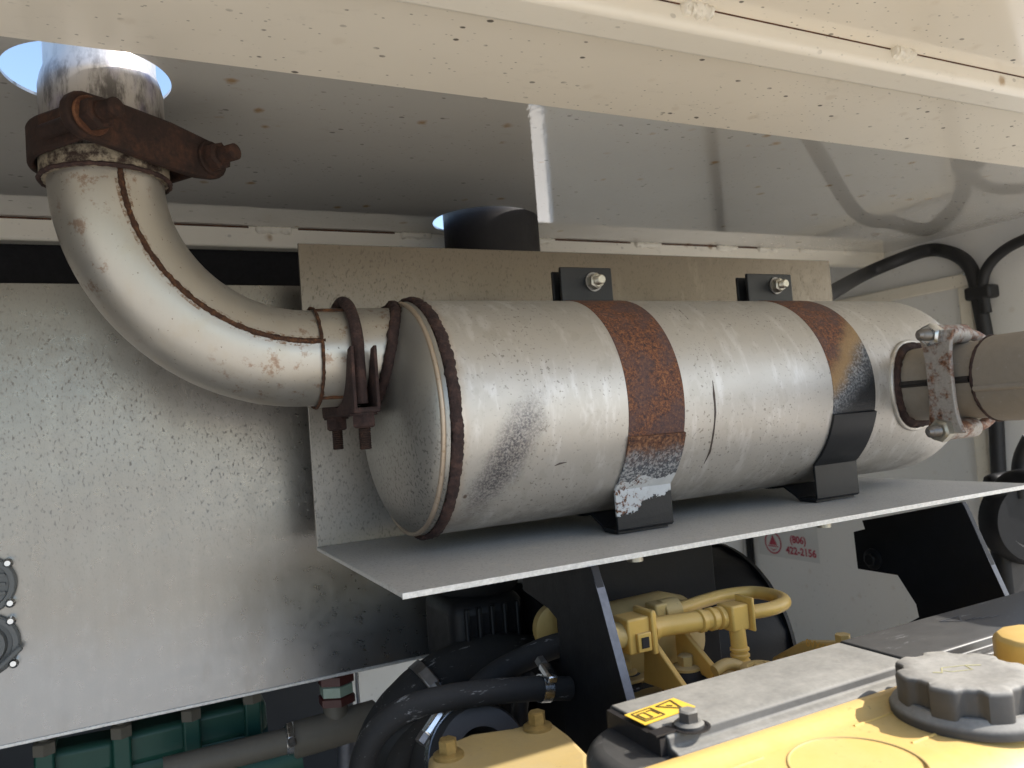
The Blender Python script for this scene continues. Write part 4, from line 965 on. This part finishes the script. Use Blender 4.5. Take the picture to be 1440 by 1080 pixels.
# turbo hose with braid under the coolant hoses
tq = V(*aty(672, 1066, .665)); tax = V(.0, -1, .40).normalized()
th_ = thing('braided_hose', 'thick black hose mouth with a tan braided ring above the yellow plate', 'hose', tq - tax * .2)
TR = .0455
MB().lathe(tq - tax * .25, tax, [(0, TR), (.262, TR), (.266, TR - .003), (.266, TR - .02), (.2, TR - .022)], 56).build('wall', 'rubber_dark', th_, smooth=40)
u_, v_, _ = frame(tax)
for i in range(80):
    a = 2 * math.pi * i / 80; p = tq + tax * .0135 + (u_ * math.cos(a) + v_ * math.sin(a)) * (TR - .010); 
    MB().box(p, (.0024, .0016, .0016), (u_, v_, tax)).build('braid_knot', 'braid', th_)
wormclamp('bright worm clamp round the braided hose mouth', tq - tax * .006, tax, TR + .0004, .013, (-.62, 0, .75))
tag(MB().tube(smooth_path([aty(*q) for q in ((735, 1030, .72), (732, 1000, .72), (735, 975, .73), (742, 950, .75))], 6), .008, 12, wob=.1, wsc=300).build('ribbed_conduit', 'rubber_dark'), 'thin ribbed black conduit rising behind the coolant hose', 'cable')
# yellow thermostat plate with two bolts
zp = -.262
tp = thing('thermostat_plate', 'dusty yellow cover plate with two worn bolts below the coolant hoses', 'plate', atz(700, 1050, zp) - V(0, 0, .05))
pts = [atz(*q, zp) for q in ((602, 1062), (622, 1046), (662, 1030), (720, 1022), (770, 1008), (800, 1030), (830, 1060), (840, 1200), (590, 1200))]
MB().prism(pts, (0, 0, -.05)).build('plate', 'yellow_dull', tp, .006, seg=3)
hexbolt(tp, atz(631, 1064, zp), .0075, .011, 'brass', .0125); hexbolt(tp, atz(756, 1024, zp), .0075, .011, 'brass', .0125)

# ---------------- green manifold, valve and pipes below the panel
GY = 1.20
gm = thing('green_manifold', 'dark green bolted manifold pipe below the galvanised panel', 'manifold', aty(200, 1080, GY))
for (u0, v0, u1, v1, r) in ((50, 1075, 165, 1052, .028), (165, 1050, 265, 1026, .030), (268, 1022, 372, 998, .030)):
    a, b = aty(u0, v0, GY), aty(u1, v1, GY); d = (b - a).normalized(); w = V(0, 0, 1) - d * d.z
    MB().box((a + b) / 2, ((b - a).length, .055, r * 1.5), (d, V(0, 1, 0), w.normalized())).build('casting_bar', 'green', gm, .009, seg=3)
    MB().cyl(a - w * .03, b - w * .034, r * .8, 20).build('pipe_section', 'green', gm)
for (u, v) in ((66, 1062), (172, 1038), (268, 1014), (352, 990)):
    a = aty(u, v, GY - .01); MB().box(a + V(0, 0, -.02), (.022, .06, .075)).build('flange', 'green', gm, .003)
    MB().hexa(a + V(0, -.022, .010), (0, 0, 1), .014, .016).cyl(a + V(0, -.022, -.02), a + V(0, -.022, .036), .007, 12).build('bolt', 'tan_pipe', gm)
MB().cyl(aty(330, 1090, 1.12), aty(420, 1062, 1.12), .034, 32).build('lower_pipe', 'green', gm)
gp = thing('grey_pipe', 'grey brown straight pipe with steel band leading to the brass tee', 'pipe', aty(330, 1070, 1.10))
MB().cyl(aty(230, 1085, 1.10), aty(412, 1040, 1.10), .017, 24).build('tube', 'tan_pipe', gp)
wormclamp('narrow bright clamp on the grey brown pipe', aty(406, 1042, 1.10), aty(412, 1040, 1.10) - aty(380, 1047, 1.10), .0178, .010, (0, -.6, .7))
vt = thing('valve_tee', 'dirty brown pipe tee with a green and red sight cap on top', 'valve', aty(475, 1050, 1.10))
MB().cyl(aty(410, 1042, 1.10), aty(530, 1008, 1.10), .024, 32, ch=.003).build('tee_body', 'tan_pipe', vt)
a = aty(474, 1025, 1.10); MB().cyl(a, a + V(0, 0, .055), .017, 24).build('neck', 'tan_pipe', vt)
b = aty(474, 987, 1.10)
MB().hexa(b, (0, 0, 1), .026, .012).build('lower_ring', 'maroon', vt); MB().hexa(b + V(0, 0, .012), (0, 0, 1), .0235, .016).build('sight', 'glass_green', vt); MB().hexa(b + V(0, 0, .028), (0, 0, 1), .026, .014).build('upper_ring', 'maroon', vt)
MB().cyl(aty(488, 1090, 1.10), aty(488, 1030, 1.10), .014, 20).build('drop_pipe', 'worn', vt)
tag(MB().tube(smooth_path([aty(502, 930, 1.16), aty(502, 960, 1.16), aty(505, 1000, 1.16), aty(508, 1060, 1.16)], 5), .0028, 8).build('white_wire', 'wire'), 'thin white wire hanging below the panel beside the sight cap', 'wire')

# ---------------- dark machinery at the far right
rm = thing('black_machine_part', 'dark rounded machine housing at the far end below the shelf', 'housing', (1.47, .90, -.6))
MB().lathe((1.475, .90, -.255), (-.35, -1, 0), [(0, .080), (.03, .080), (.040, .072), (.040, .05), (.03, .045), (.03, .001)], 48).build('round_housing', 'black_matte', rm, smooth=40)
MB().span((1.42, .895, -.60), (1.515, .93, -.165)).build('box', 'black_matte', rm, .015)
MB().tube(smooth_path([atx(1396, 703, 1.42), atx(1412, 682, 1.42), atx(1432, 672, 1.42), atx(1460, 676, 1.42)], 6), .016, 14).build('pipe_arch', 'black_matte', rm)
tag(MB().tube(smooth_path([atx(1450, 615, 1.45), atx(1438, 640, 1.45), atx(1434, 665, 1.45), atx(1436, 700, 1.45)], 6), .014, 14).build('dark_hose', 'rubber_dark'), 'short dark hose rising beside the end wall', 'hose')

for o in bpy.data.objects:
    if '_o' in o: del o['_o']
